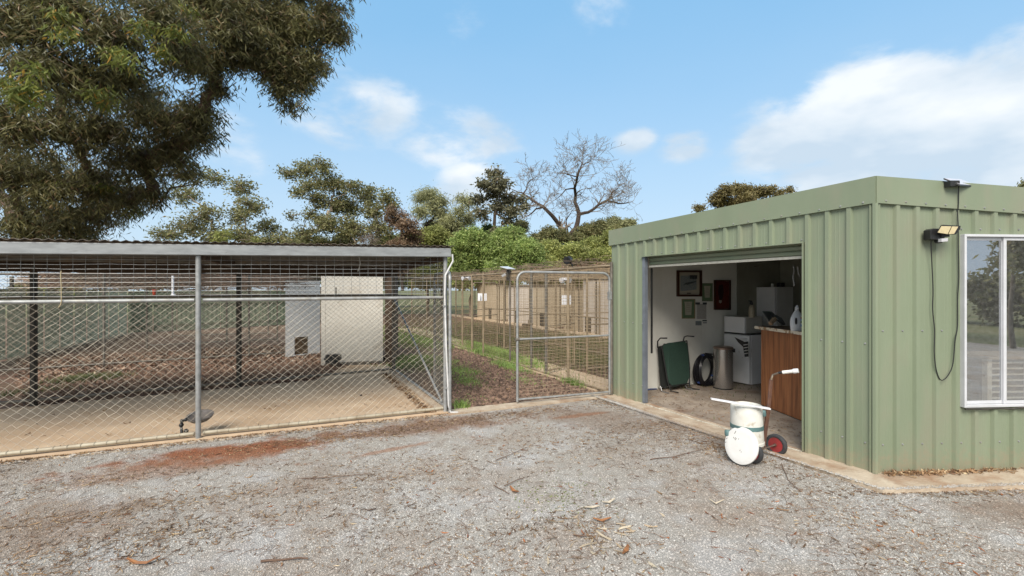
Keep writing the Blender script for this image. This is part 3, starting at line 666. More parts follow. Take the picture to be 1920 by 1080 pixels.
# ================================================================== SHED CONTENTS
def SP(v, w_, z): q = C1+eW*w_-uL*v; return Vector((q.x, q.y, z))      # v: from end wall towards the near corner, w_: in from the door side
def wallpt(px, py, off):    # point on end wall lining (v=.08+off)
    k = (px-960)/F; q0 = C1-uL*(.08+off); s_ = (k*q0.y-q0.x)/(eW.x-k*eW.y); D = q0.y+eW.y*s_; return W(px, py, D)
WOODF = mat('dark_frame_wood', (.06, .022, .012), (.035, .014, .008), 20, .4); 
def wallrect(mb, x0, y0, x1, y1, off, th, y0b=None, y1b=None):
    y0b = y0 if y0b is None else y0b; y1b = y1 if y1b is None else y1b
    return mb.extr([wallpt(x0, y1, off), wallpt(x1, y1b, off), wallpt(x1, y0b, off), wallpt(x0, y0, off)], -uL*th)
def framed(nm, lab, x0, y0, x1, y1, fw, fm, pm, extra, dy=1.0):
    t = thing(nm, lab, 'picture', wallpt((x0+x1)/2, y1, 0))
    wallrect(MB(), x0+fw*.7, y0+fw*.7, x1-fw*.7, y1-fw*.7, .0, .012, y0+fw+dy*.5, y1-fw-dy*.5).build('backing', pm, t)
    for q in ((x0, y0, x1, y0+fw), (x0, y1-fw, x1, y1), (x0, y0+fw, x0+fw, y1-fw), (x1-fw, y0+fw, x1, y1-fw)):
        wallrect(MB(), *q, .0, .03).build('frame_bar', fm, t)
    for (nm2, pts, m_) in extra: MB().extr([wallpt(a_, b_, .0135) for a_, b_ in pts], -uL*.002).build(nm2, m_, t)
    return t
INK = mat('dark_ink', (.02, .025, .03), (.05, .055, .06), 40, .6); BUFF = mat('buff_paper', (.42, .38, .29), (.36, .33, .26), 10, .8)
BLUEG = mat('blue_grey_print', (.16, .20, .22), (.26, .27, .24), 40, .7); GRNP = mat('green_print', (.09, .16, .08), (.16, .22, .12), 60, .7); CREAM = mat('cream_paper', (.45, .43, .33), (.38, .36, .28), 20, .8)
framed('framed_picture', 'wide dark framed picture with pale mount, highest on the white lining', 1268, 507, 1314, 556, 3.6, WOODF, BUFF,
       [('drawing', [(1276, 546), (1306, 543), (1306, 516), (1276, 517)], BLUEG), ('drawing', [(1293, 523), (1307, 523), (1307, 516), (1293, 516)], INK), ('drawing', [(1281, 534), (1286, 530), (1294, 529), (1306, 526.5), (1306, 528), (1295, 532), (1290, 535), (1286, 533), (1281, 535)], INK), ('caption_plate', [(1288, 550.5), (1295, 550.5), (1295, 549), (1288, 549)], INK)])
REDW = mat('red_wood', (.12, .02, .010), (.08, .014, .008), 15, .5)
framed('framed_display', 'narrow dark red framed display board hanging right of the green certificate', 1338, 525, 1368, 581, 2.2, WOODF, REDW,
       [('emblem', [(1348, 535), (1355, 533), (1357, 548), (1354, 562), (1349, 562), (1346, 548)], mat('very_dark_red', (.02, .006, .005), None)), ('badge', [(1348, 563), (1353, 563), (1353, 567), (1351, 569), (1348, 567)], mat('badge_metal', (.5, .48, .42), None, rough=.3, metal=.5))])
def cert(x0, y0, x1, y1, lab, orange):
    t = thing('certificate', lab, 'certificate', wallpt((x0+x1)/2, y1, 0))
    wallrect(MB(), x0, y0, x1, y1, .0, .008).build('sheet', mat('tan_edge', (.32, .24, .12), (.25, .22, .13), 20, .8) if orange else mat('olive_edge', (.16, .17, .11), None), t)
    wallrect(MB(), x0+1.5, y0+1.5, x1-1.5, y1-1.5, .0085, .002).build('printed_border', GRNP, t)
    w_ = x1-x0
    MB().extr([wallpt(a_, b_, .011) for a_, b_ in ((x0+.28*w_, y1-7), (x1-.28*w_, y1-7), (x1-.24*w_, y0+10), (x1-.2*w_, y0+5), (x0+.2*w_, y0+5), (x0+.24*w_, y0+10))], -uL*.002).build('text_panel', CREAM, t)
    for k in range(5):
        yy = y0+9+k*(y1-y0-20)/5; MB().extr([wallpt(a_, b_, .0135) for a_, b_ in ((x0+.34*w_, yy+.6), (x1-.34*w_, yy+.6), (x1-.34*w_, yy), (x0+.34*w_, yy))], -uL*.001).build('text_line', mat('faded_ink', (.2, .16, .12), None), t)
cert(1316, 531, 1336, 565, 'green bordered certificate fixed between the two dark frames', False)
cert(1278, 560.5, 1303, 597.5, 'green bordered certificate with tan edge, lower left on the lining', True)
nt_ = thing('taped_notice', 'faded white notice held by black clips beside the lower certificate', 'notice', wallpt(1313, 604, 0))
wallrect(MB(), 1306, 570, 1324, 598, 0, .004).build('paper', mat('faded_paper', (.43, .42, .39), (.36, .34, .31), 40, .8), nt_)
for q in ((1304, 567, 1312, 571), (1317.5, 567, 1325, 571)): wallrect(MB(), *q, .0045, .004).build('clip', INK, nt_)
wallrect(MB(), 1304, 602, 1315, 610, 0, .004).build('photo_print', BLUEG, nt_)
wallrect(MB(), 1317, 600, 1325, 602.4, 0, .004).build('caption_strip', INK, nt_); wallrect(MB(), 1318, 604.5, 1325, 606, 0, .004).build('caption_strip', INK, nt_)

# folding camp bed --------------------------------------------------------
bed = thing('camp_bed', 'folded dark green camp bed leaning on end wall below the pictures', 'camp bed', wallpt(1265, 735, .2))
CANV = mat('green_canvas', (.012, .035, .024), (.02, .05, .035), 60, .85, 0, .03, 200)
CHR = mat('chrome_tube', (.45, .45, .45), (.3, .3, .3), 10, .3, .8)
def BP(px, py, off): return wallpt(px, py, off)
MB().extr([BP(1242, 648, .16), BP(1252, 643, .15), BP(1284, 640, .15), BP(1289, 648, .15), BP(1291, 690, .2), BP(1292, 706, .22), BP(1286, 720, .23), BP(1262, 725, .25), BP(1254, 718, .25), BP(1250, 700, .22)], -uL*.012).build('canvas', CANV, bed)
MB().extr([BP(1233, 650, .07), BP(1248, 646, .07), BP(1256, 722, .14), BP(1238, 727, .14)], -uL*.012).build('folded_canvas', mat('black_canvas', (.008, .010, .009), (.014, .016, .014), 50, .9), bed)
for pts in ([(1246, 645, .15), (1241, 650, .17), (1252, 715, .26), (1258, 733, .30), (1272, 736, .42)], [(1288, 640, .15), (1293, 690, .2), (1293, 725, .24), (1300, 729, .32), (1312, 730, .40)], [(1244, 646, .15), (1288, 639, .15)], [(1256, 724, .26), (1292, 719, .24)]):
    MB().tube([BP(*p) for p in pts], .010, 8).build('frame_tube', BLACKP, bed)
for pts in ([(1233, 652, .09), (1233, 640, .12), (1238, 634, .15), (1251, 634, .25)], [(1281, 640, .13), (1283, 632, .14), (1288, 630, .18), (1302, 631, .28)], [(1238, 724, .16), (1241, 733, .2), (1248, 736, .3), (1254, 737, .36)], [(1285, 722, .22), (1288, 728, .26), (1300, 731, .36)]):
    P = [BP(*p) for p in pts]; MB().tube(P, .011, 8).build('leg', BLACKP if pts[0][1] < 700 else CHR, bed)
# hose coil ----------------------------------------------------------------
hc = thing('hose_coil', 'black poly hose coiled and standing between camp bed and steel bin', 'hose', wallpt(1316, 726, .15))
POLY = mat('black_poly_pipe', (.008, .008, .010), (.013, .013, .016), 20, .3)
cen = BP(1318, 693.5, .12)
mb = MB()
for lay in range(5):
    for rad_i in range(3):
        rr_ = .275-.022*rad_i; off = .028*lay; P = []
        for i in range(33):
            a = 2*math.pi*i/32; P.append(cen+eW*(rr_*.86*math.cos(a))+Vector((0, 0, rr_*math.sin(a)))-uL*(off+.02*math.sin(a+lay)))
        MB().tube(P, .0115, 7, False).build('hose_turn', POLY, hc)
MB().tube([cen+Vector((0, 0, .29))-uL*.05, cen+eW*.14+Vector((0, 0, .27))-uL*.08, cen+eW*.3+Vector((0, 0, .265))-uL*.1], .011, 7).build('hose_end', POLY, hc)
for a in (1.9, 3.9, 5.8): 
    p = cen+eW*(.25*.86*math.cos(a))+Vector((0, 0, .25*math.sin(a)))-uL*.06
    MB().lathe([(.045, -.012), (.047, 0), (.045, .012)], p, (eW*(-math.sin(a))+Vector((0, 0, math.cos(a)))), 10, smooth=False).build('blue_tie', mat('blue_tape', (.03, .06, .2), None), hc)
# pedal bin ------------------------------------------------------------------
bc = V2(3.50, 7.78, .037)
pb = thing('pedal_bin', 'tall round stainless steel bin standing in front of the bar fridge', 'bin', bc)
STL = mat('brushed_steel', (.50, .48, .46), (.42, .40, .38), 3, .25, .8, .02, 200, stretch=(1, 1, .05)); STLL = mat('bin_lid', (.36, .27, .22), (.3, .22, .18), 8, .35, .7)
MB().lathe([(.148, 0), (.152, .02), (.152, .65)], bc, n=32).build('body', STL, pb)
MB().lathe([(.154, .652), (.156, .675), (.14, .692), (.07, .70), (.004, .703)], bc, n=32).build('lid', STLL, pb)
MB().lathe([(.155, 0), (.155, .018)], bc, n=32).build('foot_ring', BLACKP, pb)
hv = Vector((.85, -.25, 0)).normalized(); MB().frame(bc+hv*.165+Vector((0, 0, .63)), .03, .05, .06, hv, Vector((-hv.y, hv.x, 0))).build('hinge', BLACKP, pb)
# bar fridge + box on top, tall fridge -------------------------------------
f0 = V2(4.02, 7.95, 0)
bf = thing('bar_fridge', 'white bar fridge on shed floor behind the steel bin', 'fridge', (f0.x, f0.y, .037))
def lbox(name, o, su, sv, z0, z1, m_, par, bev=.006):    # from near corner o, su back along uL, sv along eW
    return MB().prism([o, o+uL*su, o+uL*su+eW*sv, o+eW*sv], z0, z1).build(name, m_, par, bevel=bev)
lbox('body', f0+eW*.055, .49, .42, .05, .895, WHITEE, bf); lbox('door', f0, .49, .045, .06, .885, WHITEE, bf)
lbox('top_gasket', f0+eW*.0, .49, .47, .897, .912, BLACKP, bf, 0)
MB().bar(f0+uL*.05-eW*.012+Vector((0, 0, .84)), f0+uL*.35-eW*.012+Vector((0, 0, .84)), .012, .02).build('handle', WHITEE, bf)
cb = f0+uL*.0-eW*.0
fz_ = thing('counter_top_freezer', 'squat white freezer box sitting on top of the bar fridge', 'freezer', (f0.x, f0.y, .912))
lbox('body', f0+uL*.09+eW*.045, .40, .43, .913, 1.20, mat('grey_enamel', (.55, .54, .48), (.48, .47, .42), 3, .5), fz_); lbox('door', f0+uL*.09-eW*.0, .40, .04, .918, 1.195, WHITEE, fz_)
tf0 = V2(4.81, 8.6)
tf = thing('tall_fridge', 'tall white fridge at the back, behind the wood counter', 'fridge', (tf0.x, tf0.y, .037))
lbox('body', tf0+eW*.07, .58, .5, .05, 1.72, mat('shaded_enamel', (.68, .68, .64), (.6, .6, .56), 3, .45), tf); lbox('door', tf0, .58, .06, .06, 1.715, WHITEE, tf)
tg = thing('jar', 'small pale jar standing on top of the tall white fridge', 'jar', tf0+uL*.12+eW*.12+Vector((0, 0, 1.72)))
c_ = tf0+uL*.12+eW*.12; MB().lathe([(.022, 1.722), (.024, 1.76), (.018, 1.785)], (c_.x, c_.y, 0), n=12).build('body', WHITEP, tg); MB().lathe([(.02, 1.786), (.02, 1.80)], (c_.x, c_.y, 0), n=12).build('lid', BLACKP, tg)
c_ = tf0+uL*.02+eW*.22; tag(lbox('dark_box', c_, .08, .12, 1.722, 1.80, BLACKP, None), 'small dark box lying on top of the tall fridge', 'box')
# striped glove hanging at the fridge corner
gl0 = f0-uL*.01-eW*.02
gt = thing('striped_strap', 'black and white striped strap hanging off the bar fridge corner', 'strap', gl0+Vector((0, 0, .55)))
P = [W(1377, 632, 7.9), W(1386, 636, 7.88), W(1396, 641, 7.86), W(1402, 640, 7.85), W(1403, 668, 7.86), W(1396, 669, 7.88), W(1393, 650, 7.88), W(1384, 642, 7.9)]
MB().extr(P, (-.01, -.03, 0)).build('fabric', BLACKP, gt)
for k in range(4): MB().bar(W(1394, 647+5.5*k, 7.83), W(1403, 645.5+5.5*k, 7.81), .008, .012).build('stripe', WHITEP, gt)
# spray bottle
def sprayer():
    c = W(1409.5, 598.5, 7.95); c.z = 1.20; t = thing('spray_bottle', 'speckled beige spray bottle with black trigger on the freezer box', 'bottle', c)
    MB().lathe([(.044, 0), (.048, .01), (.05, .1), (.046, .16), (.03, .195), (.018, .21)], c, n=16).build('bottle', mat('beige_speckle', (.40, .35, .25), (.22, .19, .14), 120, .4), t)
    MB().lathe([(.017, .211), (.017, .24)], c, n=10).build('collar', BLACKP, t)
    MB().extr([c+Vector(p) for p in ((.015, -.01, .24), (.0, -.01, .285), (-.05, -.01, .29), (-.055, -.01, .27), (-.03, -.01, .262), (-.035, -.01, .225), (-.028, -.01, .222), (-.015, -.01, .245))], (0, .02, 0)).build('trigger', BLACKP, t)
sprayer()
# counter ---------------------------------------------------------------
WOOD = mat('wood_veneer', (.34, .135, .055), (.15, .055, .024), 5, .45, 0, .02, 30, det=4, stretch=(7, 7, .35), c3=(.42, .19, .08), s3=4, r3=(.5, .8))
cA = V2(3.515, 6.62); cB = V2(3.63, 5.25); cd = (cB-cA).normalized(); cn = Vector((cd.y, -cd.x, 0));
if cn.x < 0: cn = -cn
ct = thing('wood_counter', 'wood veneer counter with pale laminate top inside the roller door', 'counter', (cA.x, cA.y, .037))
MB().prism([cA, cB, cB+cn*.02, cA+cn*.02], .05, 1.112).build('front_panel', WOOD, ct)
MB().prism([cA-cd*.0+cn*.022, cA+cd*.02+cn*.022, cA+cd*.02+cn*.6, cA+cn*.6], .05, 1.112).build('end_panel', WOOD, ct)
MB().prism([cB+cn*.022, cB-cd*.02+cn*.022, cB-cd*.02+cn*.6, cB+cn*.6], .05, 1.112).build('end_panel', WOOD, ct)
MB().prism([cA-cd*.08-cn*.04, cB+cd*.05-cn*.04, cB+cd*.05+cn*.62, cA-cd*.08+cn*.62], 1.115, 1.150).build('top', mat('brown_laminate', (.17, .12, .08), (.12, .085, .06), 6, .5), ct)
MB().prism([cA-cd*.085-cn*.046, cB+cd*.055-cn*.046, cB+cd*.055-cn*.0405, cA-cd*.085-cn*.0405], 1.113, 1.152).build('edge_strip', mat('chipped_edging', (.62, .56, .45), (.28, .18, .10), 14, .7, ramp=(.52, .6)), ct)
# detergent bottle
def deterg():
    c = V2(3.60, 5.93, 1.151); ax = Vector((.97, .24, 0)); ay = Vector((-.24, .97, 0))
    t = thing('detergent_bottle', 'white laundry liquid bottle with side grip and blue label on counter', 'bottle', c)
    prof = [(0, .078), (.01, .088), (.06, .094), (.12, .096), (.17, .085), (.21, .062), (.245, .035), (.262, .024)]
    V = []; n = 22
    for z, r in prof:
        for j in range(n):
            a = 2*math.pi*j/n; V.append(tuple(c+ax*(r*math.cos(a))+ay*(r*.52*math.sin(a))+Vector((0, 0, z))))
    mb = MB(); mb.smooth = True
    mb.add(V, [(i*n+j, i*n+(j+1) % n, (i+1)*n+(j+1) % n, (i+1)*n+j) for i in range(len(prof)-1) for j in range(n)]+[tuple(range(n-1, -1, -1))]); mb.build('body', mat('bottle_plastic', (.62, .64, .66), (.57, .59, .62), 5, .3), t)
    MB().lathe([(.022, .262), (.024, .27), (.024, .295), (.015, .305), (.013, .32)], c, n=16).build('cap', mat('cap_plastic', (.5, .52, .55), None, rough=.3), t)
    g = [c+ax*(-.06+.014*math.cos(a))+Vector((0, 0, .125+.042*math.sin(a)))-ay*.052 for a in [i*math.pi/8 for i in range(16)]]
    MB().extr(g, ay*.01).build('grip_hole_shade', mat('grip_shadow', (.04, .04, .045), None), t)  # dark plate, the shade of the grip hole put into its colour
    for (z0, z1, m_) in ((.155, .172, mat('label_red', (.45, .06, .07), None)), (.125, .154, mat('label_blue', (.12, .28, .6), (.35, .5, .7), 50)), (.10, .124, mat('label_green', (.04, .16, .10), None)), (.055, .09, mat('label_blue_dark', (.03, .22, .6), (.5, .6, .75), 60, ramp=(.5, .6)))):
        p0 = c+ax*.005-ay*.052; MB().extr([p0+Vector((0, 0, z0)), p0+ax*.062+ay*.014+Vector((0, 0, z0)), p0+ax*.062+ay*.014+Vector((0, 0, z1)), p0+Vector((0, 0, z1))], -ay*.002).build('label', m_, t)
deterg()
dp = thing('dustpan', 'grey metal dustpan tipped up on the counter beside the detergent', 'dustpan', V2(3.62, 6.45, 1.151))
DPM = mat('dustpan_grey', (.16, .17, .165), (.11, .12, .115), 10, .4, .3)
q = [W(1430, 583, 6.6), W(1447, 584, 6.75), W(1458, 594, 6.7), W(1448, 606, 6.5), W(1441, 601, 6.45)]
MB().extr(q, (0, .01, -.008)).build('pan', DPM, dp); MB().tube([W(1447, 592, 6.4), W(1455, 598, 6.4), W(1462, 604, 6.4), W(1471, 609, 6.42)], .007, 6).build('handle', BLACKP, dp)
MB().extr([W(1455, 590, 6.6), W(1466, 596, 6.6), W(1473, 608, 6.5), W(1466, 610, 6.45)], (.0, .012, -.006)).build('back_plate', DPM, dp)
wb = thing('hand_brush', 'short wooden hand brush leaning on the dustpan on the counter', 'brush', V2(3.55, 6.4, 1.151))
MB().bar(W(1444, 607, 6.3), W(1453, 597, 6.35), .04, .045).build('wooden_block', mat('pale_wood', (.30, .22, .14), (.2, .14, .09), 20, .7), wb)
MB().bar(W(1448, 596, 6.36), W(1455, 601, 6.36), .04, .025).build('bristles', BLACKP, wb)
# chain hoist hanging in the dark corner
ch_ = thing('hanging_chain', 'shiny pull chain hanging in the dark above the tall fridge', 'chain', W(1493, 540, 6.3))
for k in range(9):
    MB().lathe([(.006, -.02), (.012, 0), (.006, .02)], W(1488+1.1*math.sin(k), 500+4.2*k, 6.3), (.2, 0, 1), 6).build('link', CHR, ch_)
MB().tube([W(1495, 500, 6.3), W(1497, 512, 6.3), W(1500, 519, 6.3)], .009, 6).build('hook', CHR, ch_)
MB().tube([W(1211, 731, 7.55), W(1220, 729.5, 7.6), W(1232, 729.5, 7.7)], .012, 6).build('blue_hose', mat('blue_hose_rubber', (.06, .09, .2), None))
tag(bpy.data.objects['blue_hose'], 'short blue hose lying on floor against the end wall', 'hose')

# ================================================================== TROLLEY
tr_b = V2(2.50, 4.70)
tl = thing('bucket_trolley', 'rusty two wheeled trolley with red hubs and a white hand grip', 'trolley', (2.55, 4.62, 0))
RUB = mat('tyre_rubber', (.028, .029, .032), (.045, .046, .05), 20, .75, 0, .05, 90); REDH = mat('red_hub', (.30, .035, .035), (.20, .03, .03), 10, .45, c3=(.2, .06, .04), s3=16, r3=(.6, .7)); RUST = mat('rusty_brown_steel', (.085, .042, .032), (.13, .06, .035), 14, .65, .1)
wR = Vector((2.67, 4.74, .105)); wLh = Vector((2.315, 4.52, .105)); axd = (wR-wLh).normalized()
for wc, sg in ((wR, 1), (wLh, -1)):
    wh = MB().lathe([(.070, -.018), (.085, -.026), (.098, -.023), (.105, -.010), (.105, .010), (.098, .023), (.085, .026), (.070, .018)], wc, axd, 32).build('wheel', RUB, tl)
    MB().lathe([(.072, -.020), (.066, -.014), (.056, -.008), (.030, -.010), (.024, -.020), (.024, .020), (.030, .010), (.056, .008), (.066, .014), (.072, .020)], wc, axd, 28).build('rim', REDH, wh)
    MB().lathe([(.014, -.034), (.016, -.026), (.016, .026), (.014, .034)], wc, axd, 10).build('hub_nut', RUST, wh)
MB().tube([wLh-axd*.02, wR+axd*.02], .007, 8).build('axle', mat('axle_steel', (.25, .2, .17), (.15, .1, .08), 20, .5, .5), tl)
pb0 = W(1431, 838, 4.62); pb1 = W(1441, 765, 4.66); pb2 = W(1446, 712, 4.72); pb3 = W(1449, 703, 4.72); pb4 = W(1460, 699, 4.66)
mbp = MB()
for a_, b_, w0 in ((pb0, pb1, .04), (pb1, pb2, .036)):
    mbp.bar(a_, b_, w0, .018, up=(.3, -1, 0))
mbp.build('upright_bar', RUST, tl, bevel=.003)
MB().tube([pb2, pb3, pb4], [.012, .010, .009], 8).build('neck', mat('tarnished_steel', (.3, .26, .22), (.2, .15, .1), 20, .4, .6), tl)
g0 = W(1460, 699, 4.66); g1 = W(1497, 695, 4.55)
MB().tube([g0, g0.lerp(g1, .2)], .0125, 10).build('grip_sleeve', BLACKP, tl)
MB().tube([g0.lerp(g1, .2), g0.lerp(g1, .72)], .017, 12).build('hand_grip', WHITEP, tl)
MB().tube([g0.lerp(g1, .73), g0.lerp(g1, .78), g1], [.021, .024, .022], 12).build('grip_cap', mat('grip_cap', (.7, .7, .72), None, rough=.25), tl)
bkc = W(1401, 800, 4.60); bkc = Vector((bkc.x, bkc.y, 0))
MB().bar(pb0.lerp(pb1, .12), Vector((bkc.x+.02, bkc.y, .17)), .03, .02).build('cradle', RUST, tl)
MB().lathe([(.135, .155), (.15, .165)], bkc, n=20).build('cradle_plate', RUST, tl)
bk = thing('white_bucket', 'worn white plastic bucket strapped upright on the small trolley', 'bucket', Vector((bkc.x, bkc.y, .168)))
lean = Vector((-.03, .0, 1)).normalized()
BKM = mat('bucket_plastic', (.66, .655, .61), (.56, .55, .50), 7, .5, 0, .02, 50, c3=(.38, .33, .25), s3=9, r3=(.6, .72))
ht = .375
MB().lathe([(.146, 0), (.153, .004), (.154, .03), (.149, .035), (.145, .2), (.141, ht-.01), (.137, ht), (.128, ht+.002), (.125, ht-.012), (.01, ht-.014)], Vector((bkc.x, bkc.y, .168)), lean, 36).build('body', BKM, bk)
STRAPM = mat('teal_strap', (.10, .19, .19), (.07, .12, .12), 15, .6)
MB().lathe([(.147, .150), (.1495, .152), (.149, .188), (.146, .190)], Vector((bkc.x, bkc.y, .168)), lean, 36).build('strap', STRAPM, bk)
p_ = W(1366, 812, 4.62); MB().lathe([(.03, -.03), (.036, -.02), (.036, .02), (.03, .03)], p_, (0, .2, 1), 12).build('strap_roll', STRAPM, bk)
p_ = W(1431, 775, 4.6); MB().lathe([(.02, -.03), (.026, -.02), (.026, .02), (.02, .03)], p_, (0, .2, 1), 10).build('strap_buckle', STRAPM, bk)
# lid disc leaning on bucket
lc = W(1390, 835.5, 4.46); nrm = Vector((-.93, -.50, .25)).normalized()
ldt = thing('round_lid', 'round white lid leaning against the trolley wheel and bucket', 'lid', Vector((lc.x, lc.y, 0)))
MB().lathe([(.165, -.010), (.172, -.007), (.172, .007), (.166, .010), (.12, .0112), (.004, .0115)], lc, nrm, 44).build('disc', mat('lid_white', (.68, .68, .66), (.62, .61, .59), 6, .45), ldt)
ux = Vector((.50, -.93, 0)).normalized(); uy = nrm.cross(ux)
if uy.z < 0: uy = -uy
for (a_, b_, l_) in ((-.08, .09, .03), (-.07, .04, .02), (-.085, .045, .014), (-.06, .035, .02), (-.03, .05, .008), (-.155, .02, .012), (-.16, -.02, .012), (.0, -.05, .01), (.015, -.06, .008), (-.155, .06, .014)):
    c_ = lc+ux*a_+uy*b_+nrm*.0125; MB().bar(c_, c_+ux*l_*.4+uy*l_, .0035, .002, up=nrm).build('scratch', DARKST, ldt)
bd0 = W(1333, 747.5, 4.52); bd1 = W(1444, 766.5, 4.42)
tag(MB().bar(bd0, bd1, .045, .014).build('white_board', mat('white_timber', (.72, .72, .74), (.62, .61, .62), 10, .5, c3=(.35, .3, .25), s3=30, r3=(.64, .7)), bevel=.002), 'narrow white board laid across the rim of the bucket', 'board')

# ================================================================== DOG PEN (left)
pen = thing('dog_pen', 'roofed chain link dog pen with galvanised posts and corrugated roof', 'pen', (A0.x, A0.y, 0))
LF = 7.6       # length of front built
def FP(s, z): q = A0+fL*s; return Vector((q.x, q.y, z))
RB = [V2(-2.31, 9.24), V2(-7.03-.860*2.2, 6.445-.510*2.2)]; rbd = (RB[1]-RB[0]).normalized(); RBL = (RB[1]-RB[0]).length
def RP(s, z): q = RB[0]+rbd*s; return Vector((q.x, q.y, z))
pdn = (RB[0]-A0).normalized(); PDL = (RB[0]-A0).length
def zf(s): return 2.105-.021*s      # underside of the gutter beam
def zr(s): return 1.565-.004*s      # mid rail
FN = Vector((fL.y, -fL.x, 0));
if FN.y > 0: FN = -FN
# slab
MB().prism([A0-fL*.02+FN*.07, A0+fL*LF+FN*.07, RB[1]-rbd*.0, RB[0], ], -.05, .030).build('pen_slab', CONC, None, base=(A0.x, A0.y, 0), kind='structure')
MB().prism([A0-fL*.02+FN*.125, A0+fL*LF+FN*.135, A0+fL*LF+FN*.072, A0-fL*.02+FN*.072], -.05, .016).build('pen_kerb', CONCK, None, base=(A0.x, A0.y, 0), kind='structure')
s2a = G(600, 716); s2b = G(596, 686); s2c = V2(-2.85, 10.55)
MB().prism([RB[0]+Vector((0, .003, 0)), s2a, s2b, s2c], -.05, .024).build('kennel_apron_slab', CONC, None, base=(RB[0].x, RB[0].y, 0), kind='structure')
# inner side gutter kerb along the right side of the slab
MB().prism([A0+FN*.0, A0+fL*.12, RB[0]+fL*.10+Vector((0, 0, 0)), RB[0]], .031, .075).build('pen_side_kerb', CONCK, None, base=(A0.x, A0.y, 0), kind='structure')
MB().tube([FP(0, .02), FP(0, zf(0)+.02)], .028, 12).build('post', GALV, pen)
MB().tube([FP(2.81, .0)+FN*.03, FP(2.81, zf(2.81))+FN*.03], .027, 14).build('post', GALV, pen)
MB().tube([FP(5.62, .0)+FN*.03, FP(5.62, zf(5.62))+FN*.03], .034, 14).build('post', GALV, pen)
for s_ in (.02, 2.65, 5.15): MB().bar(RP(s_, .0), RP(s_, 2.0), .058, .058).build('rear_post', DARKST if s_ > 1 else GALVD, pen)
for (a, b) in ((.03, 2.77), (2.85, 5.58), (5.66, LF)):
    MB().tube([FP(a, zr(a)), FP(b, zr(b))], .021, 10).build('rail', GALV, pen)
    MB().tube([FP(a, .075), FP((a+b)/2, .068), FP(b, .075)], .021, 10).build('rail', mat('cream_painted_rail', (.42, .38, .29), (.30, .25, .18), 6, .6, .1), pen)
c1 = MB(); chain(c1, FP(0, 0), fL, LF, .07, 1.56, cw=.096, ch=.079, r=.0016); c1.build('chain_link_mesh', WIRE, pen, kind='stuff')
c2 = MB(); weld(c2, FP(0, 0)-FN*.012, fL, LF, 1.57, zf(0), .1, .052, .0021, z0b=1.54, z1b=zf(LF)); c2.build('welded_mesh', GALV, pen, kind='stuff')
# wrap ties along bottom rail
mb = MB()
for k in range(70):
    s_ = .05+.108*k+random.uniform(-.02, .02); P = [FP(s_+.012*math.sin(a), .074+.024*math.cos(a))+FN*(.024*math.sin(a)) for a in (0, 1.2, 2.2, 3.1)]; mb.wires([tuple(p) for p in P[:-1]], [tuple(p) for p in P[1:]], .0018)
mb.build('wire_ties', GALVD, pen, kind='stuff')
# rear line
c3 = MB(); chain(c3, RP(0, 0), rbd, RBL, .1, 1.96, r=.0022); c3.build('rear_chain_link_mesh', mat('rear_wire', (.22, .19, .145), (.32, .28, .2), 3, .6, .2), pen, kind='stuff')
for z in (.11, 1.56): MB().tube([RP(0, z), RP(RBL, z)], .022, 8).build('rear_rail', GALVD, pen)
# right side: grid above, chain below, brace and rails
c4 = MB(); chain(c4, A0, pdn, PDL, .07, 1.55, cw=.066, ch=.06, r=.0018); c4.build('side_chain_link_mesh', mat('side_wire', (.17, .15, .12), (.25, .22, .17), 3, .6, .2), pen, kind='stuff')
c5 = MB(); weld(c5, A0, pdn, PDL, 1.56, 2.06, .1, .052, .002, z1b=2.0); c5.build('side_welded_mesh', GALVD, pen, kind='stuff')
for z in (.10, 1.555): MB().tube([A0+Vector((0, 0, z)), RB[0]+Vector((0, 0, z))], .02, 8).build('side_rail', GALV if z < 1 else GALVD, pen)
MB().tube([W(740, 562, 8.9), W(829, 754, 6.42)], .016, 8).build('diagonal_brace', GALV, pen)
# roof: beam, rafters, purlins, corrugated sheets
GUT = mat('gutter_steel', (.30, .315, .32), (.22, .23, .235), 5, .55, .25, .03, 80, c3=(.15, .14, .12), s3=9, r3=(.62, .75), stretch=(1, 1, 4))
MB().bar(FP(-.06, zf(0)+.062)+FN*.045, FP(LF, zf(LF)+.062)+FN*.045, .07, .118, ).build('gutter_beam', GUT, pen, bevel=.008)
MB().bar(FP(-.06, zf(0)+.014)+FN*.045, FP(LF, zf(LF)+.014)+FN*.045, .085, .012).build('gutter_lip', GUT, pen)
TIMB = mat('old_timber', (.07, .042, .024), (.04, .025, .015), 8, .85, 0, .08, 50, stretch=(1, 1, 1))
MB().bar(RP(-.05, 2.01), RP(RBL, 2.01), .05, .18).build('rear_beam', TIMB, pen)
for s_ in (.0, 2.75, 5.5):
    a = FP(s_+.02, zf(s_)+.0); b = RP(s_*.94+.02, 2.05); MB().bar(a, b, .045, .09).build('rafter', TIMB, pen)
for f_ in (.35, .7):
    a = FP(-.03, zf(0)+.05).lerp(RP(-.03, 2.06), f_)+Vector((0, 0, .02)); b = FP(LF, zf(LF)+.05).lerp(RP(RBL, 2.02), f_)+Vector((0, 0, .02)); MB().bar(a, b, .07, .05).build('purlin', GALVD, pen)
CORR = mat('corrugated_iron', (.16, .135, .11), (.09, .075, .06), 4, .7, .3, .03, 60)
ns = 10
